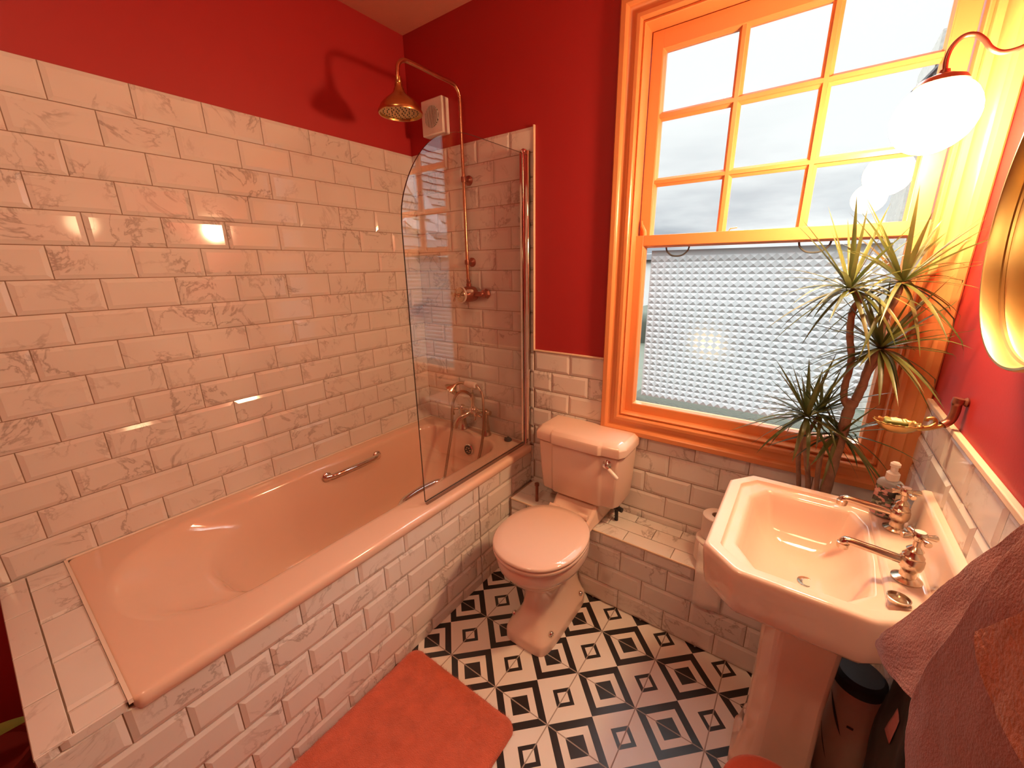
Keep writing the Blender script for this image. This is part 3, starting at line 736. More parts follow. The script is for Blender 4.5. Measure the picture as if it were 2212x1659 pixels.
obj('cream_label', MB().box(2.138, -.3755, 1.1411, 2.158, -.3495, 1.1417).box(2.161,-.3755,1.1411,2.1645,-.3495,1.1417), 'label', so)

# ------------------------------------------------------------------ wall lamp
def wall_lamp(y, label, mat):
    lp = thing('wall_lamp', label, 'lamp', (2.16, y, 1.78), 'globe lamps on the mirror wall')
    LC = Vector((2.089, y, 1.846)); LR = .0765
    b = MB().lathe([(LR*math.sin(PI*k/16), -LR*math.cos(PI*k/16)) for k in range(15)], LC, seg=32, cap1=True)
    obj('globe', b, mat, lp, angle=80)
    obj('globe_gallery', MB().lathe([(.045,.060),(.047,.064),(.040,.074),(.020,.082),(.010,.086),(.009,.092),(.001,.093)], LC, seg=28), 'bronze', lp)
    ar = smooth([(2.089,y,1.935),(2.087,y,1.960),(2.092,y,1.982),(2.106,y,1.996),(2.124,y,1.994),(2.140,y,1.980),(2.153,y,1.962),(2.170,y,1.950),(2.190,y,1.949),(2.212,y,1.956)], 6)
    obj('swan_neck_arm', MB().tube(ar, .0048, 12), 'bronze', lp)
    obj('wall_plate', MB().lathe([(.034,0),(.034,.020),(.030,.040),(.024,.056),(.012,.060)], (W,y,1.950), (-1,0,0), 28), 'cream', lp)
wall_lamp(-.290, 'lit white globe wall lamp on a curved swan-neck arm beside the window', 'globe')
wall_lamp(-1.06, 'second globe wall lamp, on the side of the round mirror away from the window', 'globe2')

cl = thing('fill_ceiling_lamp', 'added flush ceiling lamp out of view, soft fill light for the bathroom', 'lamp', (1.20, -1.80, H-.075))  # unseen lamp added as fill, softens the shadows of the wall globe
obj('base_ring', MB().lathe([(.150,0),(.155,.004),(.155,.022),(.146,.026)], (1.20,-1.80,H), (0,0,-1), 40), 'white', cl)
obj('fill_diffuser', MB().lathe([(.144,.020),(.144,.040),(.130,.056),(.09,.068),(.04,.074),(.002,.075)], (1.20,-1.80,H), (0,0,-1), 32), 'filldiffuser', cl, angle=80)

# ------------------------------------------------------------------ round mirror on the right wall
mr = thing('round_mirror', 'round mirror in a deep brass frame on the right wall above the basin', 'mirror', (W-.03, -.702, 1.354))
MC = Vector((W-.0005, -.702, 1.628)); MR = .2735
prof = [(MR-.004,.0),(MR,.003),(MR,.066),(MR-.002,.070),(MR-.006,.070),(MR-.0075,.067),(MR-.0085,.046),(MR-.0125,.044),(MR-.0125,.040),(MR-.0095,.038),(MR-.011,.034),(MR-.0135,.015),(MR-.0135,.0)]
obj('mirror_frame', MB().loft([[MC + Vector((-h, math.cos(2*PI*k/120)*r, math.sin(2*PI*k/120)*r)) for k in range(120)] for r, h in prof], False, False), 'gold', mr, angle=35)
obj('mirror_glass', MB().lathe([(MR-.013,.006),(MR-.013,.0145)], MC, (-1,0,0), 120), 'mirror', mr, flat=True)

# ------------------------------------------------------------------ window
win = bpy.data.objects.new('window_1', None); COL.objects.link(win); win.location = (1.735, .06, .785); WLOC['window_1'] = Vector(win.location); struct(win)
def frame_sweep(x0, x1, z0, z1, prof):
    """mitred frame: prof is a list of (w, y), w measured inwards from the outer edge"""
    rings = []
    for w, y in prof:
        rings.append([Vector((x0+w,y,z0+w)), Vector((x1-w,y,z0+w)), Vector((x1-w,y,z1-w)), Vector((x0+w,y,z1-w))])
    rings.append(rings[0])
    return MB().loft(rings, False, False)
CO = (1.203, 2.2685, .784, 2.456)
prof = [(0,-.0005),(0,-.026),(.004,-.030),(.022,-.031),(.028,-.027),(.032,-.020),(.040,-.017),(.052,-.018),(.060,-.023),(.064,-.026),(.076,-.026),(.080,-.022),(.083,-.012),(.083,-.0005)]
obj('casing', frame_sweep(*CO, prof), 'orange', win, angle=28)
# box lining and stop beads
obj('box_lining', frame_sweep(WX0-.003+.004, WX1-.001, WZ0+.001, WZ1-.001, [(0,-.010),(.0075,-.014),(.010,-.010),(.010,.034),(.004,.036),(.004,.19),(0,.19)]), 'orange', win, angle=28)
# lower sash
LG = (1.335, 2.134, .924, 1.600)
def sash(x0, x1, z0, z1, gx0, gx1, gz0, gz1, y0, y1, name):
    b = MB()
    b.box(x0, y0, z0, gx0-.008, y1, z1); b.box(gx1+.008, y0, z0, x1, y1, z1)
    b.box(gx0-.008, y0, z0, gx1+.008, y1, gz0-.008); b.box(gx0-.008, y0, gz1+.004, gx1+.008, y1, z1)
    # glazing mould, stepping back to the glass
    ins = frame_sweep(gx0-.009, gx1+.009, gz0-.009, gz1+.006, [(0,y0+.001),(.003,y0+.002),(.0045,y0+.008),(.008,y0+.018),(.009,y0+.019),(.009,y1-.002),(0,y1-.002)])
    b.add(ins.v, ins.f)
    return obj(name, b, 'orange', win, bevel=.0025, angle=30)
sash(1.2945, 2.176, .878, 1.645, *LG, .032, .068, 'lower_sash')
obj('glass_pane', MB().box(LG[0]-.006, .055, LG[2]-.006, LG[1]+.006, .058, LG[3]+.003), 'glass', win, flat=True)
# upper sash
UG = (1.344, 2.118, 1.647, 2.300)
sash(1.2945, 2.176, 1.604, 2.364, *UG, .074, .110, 'upper_sash')
obj('glass_pane', MB().box(UG[0]-.006, .099, UG[2]-.006, UG[1]+.006, .102, UG[3]+.003), 'glass', win, flat=True)
def bar_prof(c, hw): return [(c-hw,.098),(c-hw,.094),(c-hw*.45,.086),(c-hw*.38,.078),(c+hw*.38,.078),(c+hw*.45,.086),(c+hw,.094),(c+hw,.098),(c+hw*.8,.109),(c-hw*.8,.109)]
for x in (1.6035, 1.8575):
    obj('glazing_bar', MB().prism(bar_prof(x,.0165), lambda p: Vector((p[0],p[1],UG[2]-.004)), lambda p: Vector((p[0],p[1],UG[3]+.004))), 'orange', win, angle=25)
for z in (1.8495, 2.0835):
    obj('glazing_bar', MB().prism(bar_prof(z,.0165), lambda p: Vector((UG[0]-.004,p[1]+.0007,p[0])), lambda p: Vector((UG[1]+.004,p[1]+.0007,p[0]))), 'orange', win, angle=25)
# sash horn on the left and small catch
obj('sash_horn', MB().tube(smooth([(1.318,.066,1.647),(1.316,.066,1.665),(1.306,.066,1.685),(1.302,.066,1.705)], 5), [.009]*6+[.008]*5+[.005]*5, 8), 'orange', win)
obj('sash_catch', MB().tube([(1.634,.070,1.645),(1.640,.070,1.656),(1.662,.070,1.658)], .0022, 8), 'orange', win)
# loose sheet of pyramid-textured frosted glass just outside the lower pane
FXa, FXb, FZa, FZb = 1.352, 2.108, .952, 1.586
nx, nz = 27, 25
b = MB(); dx = (FXb-FXa)/nx; dz = (FZb-FZa-.022)/nz
for i in range(nx):
    for j in range(nz):
        x0 = FXa+i*dx; z0_ = FZa+j*dz; h = .0056
        b.add([(x0,.075,z0_),(x0+dx,.075,z0_),(x0+dx,.075,z0_+dz),(x0,.075,z0_+dz),(x0+dx*.5,.075+h,z0_+dz*.52)], [(0,1,4),(1,2,4),(2,3,4),(3,0,4)])
zt = FZa+nz*dz
b.add([(FXa,.075,zt),(FXb,.075,zt),(FXb,.075,FZb),(FXa,.075,FZb)], [(0,1,2,3)])
o = obj('frosted_sheet', b, 'frost', win, flat=True); o['label'] = 'sheet of pyramid-textured frosted glass'
for x in (1.455, 1.905):
    obj('sash_lift', MB().tube(smooth([(x-.045,.0715,1.600),(x-.040,.0715,1.582),(x-.022,.0715,1.566),(x,.0715,1.562),(x+.022,.0715,1.566),(x+.040,.0715,1.582),(x+.045,.0715,1.600)], 5), .0032, 8), 'greyboard', win)
obj('outer_sill', MB().box(1.26, .115, .80, 2.20, .50, .897), 'moss', win, bevel=.004)

# ------------------------------------------------------------------ dragon tree on the ledge
pl = thing('potted_dracaena', 'tall spiky dragon tree plant standing on the ledge in front of the window', 'plant', (2.05, -.125, LZ))
obj('plant_pot', MB().lathe([(.068,0),(.072,.004),(.090,.19),(.096,.192),(.096,.205),(.088,.206),(.086,.190)], (2.045,-.128,LZ+.0005), seg=32, cap1=False), 'pot', pl)
obj('soil', MB().lathe([(.086,0),(.084,.004),(.01,.008)], (2.045,-.128,LZ+.186), seg=24), 'soil', pl)
ZS = LZ+.185
def cane(pts, r0, r1):
    p = smooth(pts, 7); n = len(p); rs = [r0 + (r1-r0)*k/(n-1) for k in range(n)]
    rs = [r*(1 + .07*math.sin(k*1.9)) for k, r in enumerate(rs)]
    return obj('cane', MB().tube(p, rs, 10), 'cane', pl)
cane([(2.052,-.135,ZS),(2.060,-.140,.80),(2.066,-.142,.95),(2.072,-.142,1.08),(2.078,-.142,1.12)], .0165, .0155)
cane([(2.074,-.142,1.09),(2.056,-.142,1.115),(2.050,-.142,1.16),(2.052,-.142,1.24),(2.035,-.142,1.32),(2.030,-.142,1.39),(2.040,-.142,1.425),(2.014,-.140,1.452)], .0095, .0085)
cane([(2.078,-.142,1.10),(2.090,-.143,1.16),(2.096,-.146,1.24),(2.110,-.150,1.282)], .013, .010)
cane([(2.094,-.145,1.20),(2.112,-.135,1.27),(2.106,-.125,1.36),(2.120,-.118,1.42),(2.126,-.115,1.468)], .009, .008)
cane([(2.035,-.135,ZS),(2.012,-.14,.80),(1.985,-.145,.93),(1.972,-.145,1.035)], .0085, .007)
cane([(2.025,-.12,ZS),(1.985,-.12,.80),(1.972,-.12,.92),(2.005,-.115,1.05)], .008, .006)
cane([(2.060,-.15,ZS),(2.030,-.15,.86),(2.035,-.15,.96),(2.062,-.145,1.0)], .008, .006)
def rosette(c, n, ln, up, width=.0070, seed=1, droop=.9):
    rnd = random.Random(seed); b = MB(); c = Vector(c)
    for k in range(n):
        az = 2*PI*(k*.381966) + rnd.uniform(-.3,.3)
        f = (k+.5)/n                                     # 0 oldest (drooping) .. 1 youngest (upright)
        el = -.55 + f*1.75 + rnd.uniform(-.2,.2) + up
        l = ln*rnd.uniform(.72,1.1)*(1 - .25*max(0, f-.7))
        d = Vector((math.cos(az)*math.cos(el), math.sin(az)*math.cos(el), math.sin(el)))
        p = c + d*.006; pts = []; m = 9
        side = d.cross(Vector((0,0,1)));
        side = side.normalized() if side.length > .05 else Vector((1,0,0))
        w0 = width*rnd.uniform(.75,1.2); dr = droop*rnd.uniform(.5,1.3)*(1.15-f)
        for i in range(m+1):
            t = i/m
            wv = w0*(.55 + .45*min(1, t*5))*(1 - t**2.2)
            up_ = side.cross(d).normalized()
            q = Vector(p)
            for e in range(2):
                q.y = min(q.y, .022); q.x = min(q.x, W-.012)
            pts.append((q - side*wv + up_*wv*.35, q, q + side*wv + up_*wv*.35))
            d = (d + Vector((0,0,-1))*dr*.16*(1-abs(d.z)*.5)).normalized(); p = p + d*(l/m)
        def cl(q):
            x = min(q.x, W-.016); inside = 1.345 < x < 2.12 and q.z > .935
            y = min(q.y, .022 if inside else -.036)
            if q.z < 1.04: y = max(y, -.240)
            return (x, y, q.z)
        b.grid([[cl(a) for a in r] for r in pts])
    o = obj('leaf_rosette', b, 'leaf', pl, angle=70); return o
rosette((2.012,-.140,1.452), 44, .255, .05, seed=3)
rosette((2.126,-.116,1.470), 46, .265, .10, seed=5)
rosette((2.110,-.150,1.284), 54, .24, -.05, seed=8, width=.0068)
rosette((1.972,-.145,1.040), 42, .22, .05, seed=11)
rosette((2.006,-.116,1.052), 28, .18, .1, seed=14)
rosette((2.062,-.145,1.0), 26, .21, -.15, seed=21)

# ------------------------------------------------------------------ toilet rolls
def roll(cx, cy, z, r, h, label, tail=False):
    t = thing('toilet_roll', label, 'toilet roll', (cx, cy, z), 'toilet rolls stacked on the ledge')
    obj('paper', MB().loft([[Vector((cx+math.cos(2*PI*k/48)*rr, cy+math.sin(2*PI*k/48)*rr, zz)) for k in range(48)] for rr, zz in ((.021,z),(r-.003,z),(r,z+.003),(r,z+h-.003),(r-.003,z+h),(.021,z+h),(.021,z))], False, False), 'paper', t)
    obj('cardboard_core', MB().loft([[Vector((cx+math.cos(2*PI*k/32)*rr, cy+math.sin(2*PI*k/32)*rr, zz)) for k in range(32)] for rr, zz in ((.0205,z+.001),(.0205,z+h-.001),(.0195,z+h-.001),(.0195,z+.001),(.0205,z+.001))], False, False), 'card', t)
    if tail:
        P = []
        prof_ = [(-.172,.4735),(-.186,.466),(-.199,.455),(-.206,.43),(-.212,.405),(-.222,.388),(-.232,.378),(-.2365,.366),(-.2375,.33),(-.239,.29),(-.241,.25),(-.243,.222)]
        for i, (y, zz) in enumerate(prof_):
            P.append([Vector((cx-.040+.098*j/6 + .012*i/11, y - .003*math.sin(j*1.3+i*.4) - .001*i/11, zz + .006*j/6*(i/11))) for j in range(7)])
        o = obj('loose_tail', MB().grid(P), 'paper', t, solid=.0008, angle=60)
roll(1.750, -.137, LZ+.001, .061, .098, 'lower toilet roll of the stack, its loose tail hanging over the tiled ledge', True)
roll(1.755, -.120, LZ+.100, .053, .098, 'upper toilet roll standing on top of the stack on the tiled ledge')

# ------------------------------------------------------------------ things under the basin
tb = thing('storage_tub', 'cream tub with black lid and dark printed marks under the basin', 'tub', (2.201, -.440, 0))
obj('tub_body', MB().lathe([(.053,0),(.056,.004),(.058,.365),(.056,.372)], (2.201,-.440,.001), seg=32), 'tub', tb)
obj('tub_lid', MB().lathe([(.060,.0),(.061,.004),(.060,.030),(.050,.040),(.002,.044)], (2.201,-.440,.372), seg=32), 'rubber', tb)
def on_tub(az, z): return Vector((2.201+math.cos(az)*.0592, -.440+math.sin(az)*.0592, z))
b = MB()
P = [[on_tub(-2.75+.9*k/14, .33-.115*(k/14)**1.1 + s*(.010*math.sin(PI*k/14))) for k in range(15)] for s in (-1, 1)]
b.grid(P)
P = [[on_tub(-2.9+.75*k/14, .20-.10*(k/14) + s*(.004*math.sin(PI*k/14))) for k in range(15)] for s in (-1, 1)]
b.grid(P); P = [[on_tub(-1.75+.25*k/4, .262 + s*.004) for k in range(5)] for s in (-1, 1)]; b.grid(P)
obj('printed_mark', b, 'ink', tb, solid=.0006)
db = thing('black_bag', 'black bag with a dull pink patch hanging under the basin beside the towel', 'bag', (2.232, -.705, .30))
def bag_pt(a, t):
    hx = .024*(.55 + .45*math.sin(PI*min(1, .18+t*.9))); hy = .098*(1-.25*t) + .012*math.sin(t*3)
    e = 2.6; c_, s_ = math.cos(a), math.sin(a)
    p = Vector((2.230 + math.copysign(abs(c_)**(2/e), c_)*hx, -.690 + math.copysign(abs(s_)**(2/e), s_)*hy, .30 + .375*t))
    w_ = .004*math.sin(a*5+t*9) + .006*noise.noise(p*14)
    q = p + Vector((c_*w_*.5, s_*w_, 0)); q.x = min(q.x, W-.0095); return q
b = MB().loft([[bag_pt(2*PI*k/48, t) for k in range(48)] for t in [i/16 for i in range(17)]])
obj('bag_body', b, 'rubber', db, angle=80)
P = [[bag_pt(PI+.10+.06*k, t) + Vector((-.002,-.002,0)) for k in range(7)] for t in (.60,.66,.72,.78)]
obj('pink_patch', MB().grid(P), 'pinklabel', db, solid=.001)
obj('bag_loop', MB().tube(smooth([(2.232,-.735,.672),(2.240,-.725,.70),(2.250,-.705,.715),(2.240,-.685,.70),(2.232,-.675,.672)], 6), .004, 8), 'rubber', db)
pb = MB().lathe([(.028,0),(.030,.004),(.030,.27),(.022,.29),(.012,.296),(.012,.325),(.002,.327)], (2.190,-.310,.001), seg=24)
tag(obj('pale_bottle', pb, 'paleblue'), 'pale white bottle half hidden between the pedestal and the cream tub', 'bottle')
rb = thing('round_stool', 'low round stool with an orange-red fabric top in front of the pedestal', 'stool', (2.035, -.850, 0))
obj('cushion_top', MB().lathe([(.100,.245),(.112,.252),(.116,.270),(.113,.288),(.100,.298),(.06,.303),(.002,.305)], (2.035,-.850,0), seg=40), 'redseat', rb, angle=60)
for k in range(4):
    a = PI/4 + k*PI/2
    obj('leg', MB().tube([(2.035+math.cos(a)*.085,-.85+math.sin(a)*.085,.001),(2.035+math.cos(a)*.075,-.85+math.sin(a)*.075,.247)], [.010,.013], 10), 'bronze', rb)

# ------------------------------------------------------------------ bath mat
def fuzz(o, count, ln, rad=.00035):
    """short fibres standing on a towelling surface"""
    o.modifiers.new('pile', 'PARTICLE_SYSTEM'); ps = o.particle_systems[0].settings
    ps.type = 'HAIR'; ps.count = count; ps.hair_length = ln; ps.hair_step = 2; ps.render_step = 2; ps.display_step = 2
    ps.use_advanced_hair = True; ps.brownian_factor = .0; ps.factor_random = .0018; ps.length_random = .5
    ps.root_radius = 1.; ps.tip_radius = .4; ps.radius_scale = rad
    ps.distribution = 'RAND'; ps.use_emit_random = True; ps.use_modifier_stack = False
nxm, nym = 110, 170
MX0, MX1, MY0, MY1 = .804, 1.328, -1.80, -.898
def mat_z(x, y, i, j):
    e = min(x-MX0, MX1-x, y-MY0, MY1-y); ed = max(0, min(1, e/.022))
    return .003 + .018*math.sqrt(max(0, 1-(1-ed)**2)) + .0022*noise.noise(Vector((x*140, y*140, 0)))*ed + .0035*noise.noise(Vector((x*14, y*14, 3)))*ed
P = []
for j in range(nym+1):
    r = []
    for i in range(nxm+1):
        x = MX0+(MX1-MX0)*i/nxm; y = MY0+(MY1-MY0)*j/nym
        xx = x; yy = y
        # rounded corners
        rc = .045
        for cx_, sx in ((MX0+rc, -1), (MX1-rc, 1)):
            for cy_, sy in ((MY0+rc, -1), (MY1-rc, 1)):
                if (x-cx_)*sx > 0 and (y-cy_)*sy > 0:
                    dx_, dy_ = (x-cx_)/rc, (y-cy_)/rc; mxx = max(abs(dx_), abs(dy_)); dd = math.hypot(dx_, dy_)
                    if dd > 1e-6: xx = cx_ + dx_/dd*mxx*rc; yy = cy_ + dy_/dd*mxx*rc
        r.append(Vector((xx + .002*noise.noise(Vector((x*30,y*30,9))), yy + .002*noise.noise(Vector((x*30,y*30,5))), mat_z(x, y, i, j))))
    P.append(r)
b = MB().grid(P)
b.add([(MX0+.02,MY0+.02,.001),(MX1-.02,MY0+.02,.001),(MX1-.02,MY1-.02,.001),(MX0+.02,MY1-.02,.001)], [(0,1,2,3)])
bmat = tag(obj('bath_mat', b, 'mat', angle=180), 'thick orange-red bath mat on the floor alongside the tiled bath panel', 'bath mat')
fuzz(bmat, 60000, .0055)

# ------------------------------------------------------------------ towel hanging on the right wall
tw = thing('hanging_towel', 'terracotta towel bunched and hanging by the basin on the right wall', 'towel', (2.17, -1.12, .55))
def cloth(topc, botc, name, mat, amp, fold, seed, nu=90, nv=110, thick=.014, parent=None):
    """sheet between two 3d curves with soft folds and a pile of fine bumps"""
    A = smooth(topc, 12); B = smooth(botc, 12)
    def samp(C, t):
        f = t*(len(C)-1); i = min(int(f), len(C)-2); return C[i].lerp(C[i+1], f-i)
    P = []
    for j in range(nv+1):
        v = j/nv; r = []
        for i in range(nu+1):
            u = i/nu; p = samp(A, u).lerp(samp(B, u), v)
            o = amp*math.sin(u*fold*PI + seed)*(.3+.7*v) + .0005*noise.noise(p*240 + Vector((seed,0,0))) + .003*noise.noise(p*18 + Vector((0,seed,0)))
            q = p + Vector((-o, .4*o*math.sin(seed), 0))
            q.x = min(q.x, W-.020)
            r.append(q)
        P.append(r)
    o = obj(name, MB().grid(P), mat, parent, angle=180, solid=thick)
    md = o.modifiers.new('soft_edge', 'BEVEL'); md.width = thick*.45; md.segments = 3; md.limit_method = 'ANGLE'; md.angle_limit = math.radians(60)
    return o
o1 = cloth([(2.2,-1.12,1.37),(2.2,-1.023,1.271),(2.185,-.996,1.202),(2.165,-.963,1.116),(2.14,-.929,1.002),(2.122,-.905,.921),(2.12,-.872,.869)],
           [(2.2,-1.20,1.33),(2.2,-1.120,1.18),(2.18,-1.106,1.11),(2.16,-1.097,1.02),(2.145,-1.08,.955),(2.124,-.975,.895),(2.12,-.876,.863)], 'back_fold', 'towel', .003, 1.6, 1.3, parent=tw)
o2 = cloth([(2.17,-1.20,1.39),(2.15,-1.162,1.313),(2.13,-1.160,1.259),(2.12,-1.155,1.193),(2.118,-1.130,1.108),(2.116,-1.103,1.021),(2.116,-1.096,.977),(2.116,-1.109,.954),(2.116,-1.117,.93),(2.12,-1.137,.905),(2.125,-1.150,.875),(2.13,-1.175,.83)],
           [(2.19,-1.40,1.40),(2.17,-1.40,1.33),(2.16,-1.40,1.28),(2.155,-1.40,1.23),(2.15,-1.40,1.17),(2.15,-1.40,1.11),(2.15,-1.40,1.06),(2.15,-1.40,1.02),(2.15,-1.40,.98),(2.15,-1.40,.93),(2.15,-1.40,.88),(2.15,-1.40,.82)], 'front_fold', 'towel', .004, 2.0, .4, parent=tw)
o3 = cloth([(2.103,-1.220,1.192),(2.106,-1.234,1.216),(2.108,-1.253,1.242),(2.115,-1.277,1.289),(2.13,-1.33,1.34)], [(2.103,-1.223,1.188),(2.104,-1.253,1.170),(2.106,-1.274,1.165),(2.108,-1.300,1.165),(2.12,-1.38,1.17)], 'corner_fold', 'towel2', .002, 1.5, 2.4, nu=50, nv=40, thick=.009, parent=tw)
fuzz(o1, 40000, .0065, .0004); fuzz(o2, 60000, .0065, .0004); fuzz(o3, 14000, .005, .0004)
hk = thing('towel_hook', 'brass double robe hook on the right wall carrying the terracotta towel', 'hook', (W-.02, -1.36, 1.36))
obj('hook_plate', MB().lathe([(.024,0),(.024,.005),(.016,.009)], (W-.0005,-1.36,1.385), (-1,0,0), 24), 'brass', hk)
obj('hook_arm', MB().tube(smooth([(W-.006,-1.36,1.385),(W-.04,-1.36,1.375),(W-.075,-1.36,1.385),(W-.090,-1.36,1.415)], 6), .006, 12).sphere((W-.090,-1.36,1.418), .010, 14, 8), 'brass', hk)

# ------------------------------------------------------------------ leafy plant past the end of the bath
lpnt = thing('floor_plant', 'green leafy plant in a dark red pot past the foot of the bath', 'plant', (.24, -1.975, 0))
obj('plant_pot', MB().lathe([(.085,0),(.088,.004),(.112,.20),(.118,.202),(.118,.222),(.108,.222),(.104,.20),(.002,.198)], (.24,-1.975,.001), seg=32), 'redpot', lpnt)
def big_leaf(p0, p1, p2, w):
    C = smooth([p0, p1, p2], 10); P = []
    for i, p in enumerate(C):
        t = i/(len(C)-1); d = (C[min(i+1,len(C)-1)]-C[max(i-1,0)]).normalized(); s_ = d.cross(Vector((0,0,1))).normalized()
        ww = w*max(.08, math.sin(PI*min(1, .12+.88*t))**.8) * (1 if t < .98 else .2)
        P.append([p - s_*ww + Vector((0,0,ww*.3)), p, p + s_*ww + Vector((0,0,ww*.3))])
    return obj('leaf', MB().grid(P), 'bigleaf', lpnt, angle=80)
big_leaf((.24,-2.00,.20), (.296,-1.945,.318), (.322,-1.842,.330), .030)
big_leaf((.24,-1.98,.20), (.17,-2.08,.40), (.10,-2.20,.44), .024)
big_leaf((.25,-1.99,.20), (.36,-2.10,.38), (.46,-2.20,.42), .024)
big_leaf((.24,-1.99,.20), (.24,-2.12,.42), (.24,-2.28,.46), .024)
obj('stem', MB().tube([(.24,-1.985,.195),(.24,-1.985,.23)], .008, 8), 'bigleaf', lpnt)

# ------------------------------------------------------------------ outside
gr = MB().box(-14, .6, -.30, 14, 26, -.12); o = obj('ground', gr, 'lawn', flat=True); struct(o)
gw = thing('garden_wall', 'white rendered garden wall with grey coping beyond the lawn outside', 'wall', (0, 8.1, -.12))
obj('wall_body', MB().box(-9, 8.0, -.12, 2.75, 8.2, 1.62), 'render', gw); obj('coping', MB().box(-9, 7.92, 1.62, 2.75, 8.28, 1.76), 'greyboard', gw, bevel=.01)
b = MB()
P = []
for j in range(9):
    r = []
    for i in range(70):
        x = -6 + 8.6*i/69; a = PI*j/8
        q = Vector((x, 7.3 - .32*math.cos(a)*1., -.12 + .75*math.sin(a)**.6))
        nz_ = noise.noise(q*3.5)*.16 + noise.noise(q*9)*.07
        r.append(q + Vector((0, -math.cos(a)*nz_, math.sin(a)*nz_)))
    P.append(r)
tag(obj('garden_hedge', MB().grid(P), 'hedge', angle=180), 'low green hedge at the foot of the white garden wall outside', 'hedge')
# neighbouring house: pebbledashed flank with slate eaves, and a slate roof with white barge boards
nh = thing('neighbour_house', 'pebbledashed neighbouring house with grey slate eaves outside on the right', 'house', (3.3, 4.6, -.12))
obj('house_wall', MB().box(2.525, 4.2, -.12, 2.95, 5.4, 3.55), 'pebble', nh)
def slate_roof(name, P00, P10, P01, parent, rows=9, cols=14, th=.02, mat='slate'):
    """lapped slates covering the parallelogram P00-P10 (eave) / P00-P01 (rise)"""
    P00 = Vector(P00); U = Vector(P10)-P00; V = Vector(P01)-P00; n = U.cross(V).normalized()
    if n.z < 0: n = -n
    b = MB(); rnd = random.Random(4)
    for j in range(rows):
        for i in range(-1, cols+1):
            u0 = (i + (.5 if j % 2 else 0))/cols; u1 = u0 + .97/cols
            u0 = max(u0, 0); u1 = min(u1, 1)
            if u1-u0 < .01: continue
            v0 = j/rows - rnd.uniform(0,.012); v1 = min(1, (j+1.25)/rows)
            a = [P00+U*u0+V*v0+n*th, P00+U*u1+V*v0+n*th, P00+U*u1+V*v1, P00+U*u0+V*v1]
            b.add(a + [q - n*th*.8 for q in a], [(0,1,2,3),(4,7,6,5),(0,4,5,1),(1,5,6,2),(2,6,7,3),(3,7,4,0)])
    return obj(name, b, mat, parent, flat=True)
slate_roof('roof_slope', (2.40,4.02,3.03), (2.40,5.5,3.03), (3.1,4.02,4.05), nh, rows=5, cols=8)
nb = thing('gabled_outhouse', 'slate roofed outbuilding with white barge boards seen reflected in the shower screen', 'building', (5.3, 3.2, -.12))
obj('side_wall', MB().box(5.2, .9, -.12, 8.0, 7.0, 1.7), 'render', nb)
slate_roof('roof_slope', (4.95,.7,1.55), (4.95,7.2,1.55), (7.2,.7,4.2), nb, rows=16, cols=26, th=.03, mat='tileroof')
def board(p, q, w, name='barge_board'):
    p = Vector(p); q = Vector(q); d = (q-p).normalized(); s_ = Vector((0,0,1)) - d*d.z; s_.normalize(); k = d.cross(s_).normalized()
    b = MB().loft([[a + s_*w + k*.03, a - s_*w + k*.03, a - s_*w - k*.03, a + s_*w - k*.03] for a in (p, q)])
    return obj(name, b, 'barge', nb, flat=True)
board((5.6,2.3,2.2), (5.9,3.25,3.75), .11); board((5.9,3.25,3.75), (5.6,4.2,2.2), .11)
board((5.35,3.3,2.25), (5.35,4.4,2.20), .07); board((5.4,3.2,2.35), (5.3,4.4,1.55), .06)

# ------------------------------------------------------------------ camera
cam = bpy.data.cameras.new('camera'); co = bpy.data.objects.new('camera', cam); COL.objects.link(co); S.camera = co
cam.sensor_fit = 'HORIZONTAL'; cam.sensor_width = 36.; cam.lens = 36.*875.534/2212
cam.clip_start = .02; cam.clip_end = 200
r = Vector((.80989494, .58638407, -.01496361)); u = Vector((-.15186843, .23425962, .96023873)); f = Vector((-.56657406, .77541998, -.27877891))
mt = Matrix((r, u, -f)).transposed().to_4x4(); mt.translation = Vector((1.92527533, -1.72102106, 1.53201454)); co.matrix_world = mt

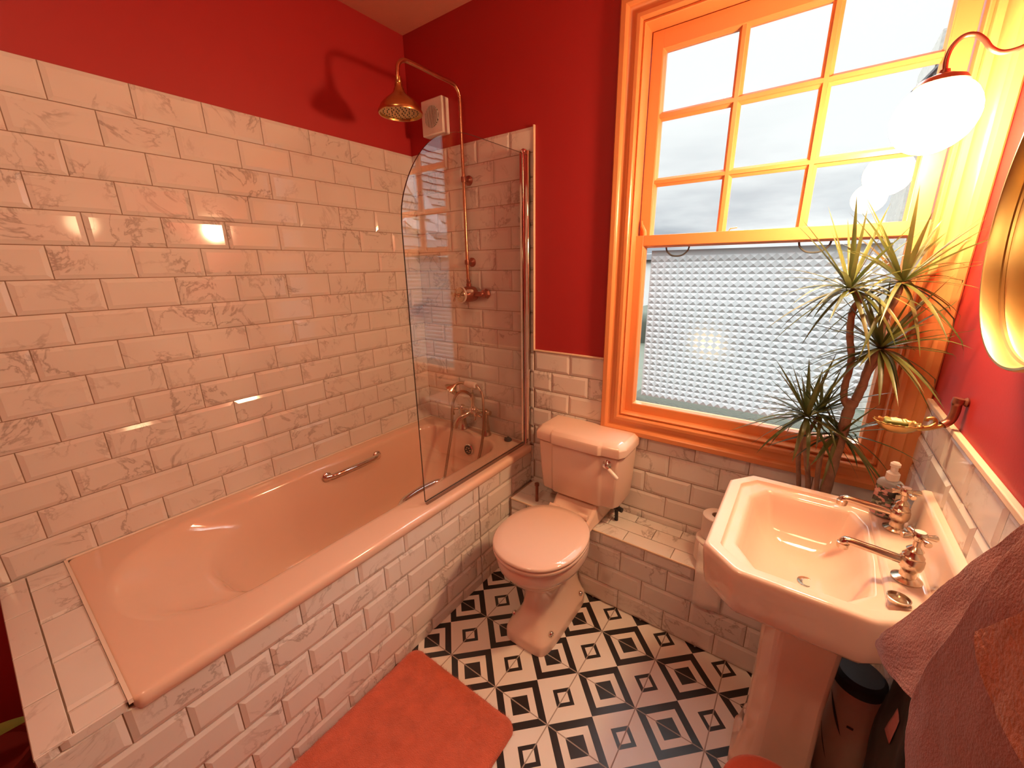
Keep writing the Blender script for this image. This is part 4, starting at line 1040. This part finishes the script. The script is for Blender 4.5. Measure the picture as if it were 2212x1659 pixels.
# ------------------------------------------------------------------ sky
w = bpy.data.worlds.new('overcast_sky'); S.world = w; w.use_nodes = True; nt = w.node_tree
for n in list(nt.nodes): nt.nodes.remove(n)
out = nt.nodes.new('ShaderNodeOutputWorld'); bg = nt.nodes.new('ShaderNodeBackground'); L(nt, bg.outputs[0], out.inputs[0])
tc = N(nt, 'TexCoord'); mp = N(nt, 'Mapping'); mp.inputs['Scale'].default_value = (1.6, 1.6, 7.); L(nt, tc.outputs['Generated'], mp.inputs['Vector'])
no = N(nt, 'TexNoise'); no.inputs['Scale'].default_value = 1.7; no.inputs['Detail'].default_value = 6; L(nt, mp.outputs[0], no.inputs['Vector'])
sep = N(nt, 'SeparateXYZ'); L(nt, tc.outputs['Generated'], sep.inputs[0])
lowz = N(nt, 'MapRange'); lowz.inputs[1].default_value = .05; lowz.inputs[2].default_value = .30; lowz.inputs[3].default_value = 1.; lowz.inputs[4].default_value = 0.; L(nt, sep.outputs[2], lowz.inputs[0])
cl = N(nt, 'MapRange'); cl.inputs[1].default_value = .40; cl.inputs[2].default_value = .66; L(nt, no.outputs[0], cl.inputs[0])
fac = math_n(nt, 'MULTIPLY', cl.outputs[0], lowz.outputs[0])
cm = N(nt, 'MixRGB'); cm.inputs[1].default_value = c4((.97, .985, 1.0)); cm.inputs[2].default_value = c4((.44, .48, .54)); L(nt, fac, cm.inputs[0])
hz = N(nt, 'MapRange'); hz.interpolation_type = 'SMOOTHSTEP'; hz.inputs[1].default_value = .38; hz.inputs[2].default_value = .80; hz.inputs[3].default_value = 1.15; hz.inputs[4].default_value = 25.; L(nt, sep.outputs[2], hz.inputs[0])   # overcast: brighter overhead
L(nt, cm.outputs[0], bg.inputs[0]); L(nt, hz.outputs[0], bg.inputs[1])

# ------------------------------------------------------------------ view
S.view_settings.view_transform = 'Standard'; S.view_settings.look = 'None'
S.view_settings.exposure = 0.; S.view_settings.gamma = 1.; S.view_settings.use_curve_mapping = False
cy = S.cycles
cy.use_denoising = True; cy.denoiser = 'OPENIMAGEDENOISE'
cy.max_bounces = 8; cy.diffuse_bounces = 5; cy.glossy_bounces = 4; cy.transparent_max_bounces = 12; cy.transmission_bounces = 4
cy.sample_clamp_indirect = 6.; cy.caustics_reflective = False; cy.caustics_refractive = False; cy.blur_glossy = .5
cy.use_adaptive_sampling = True
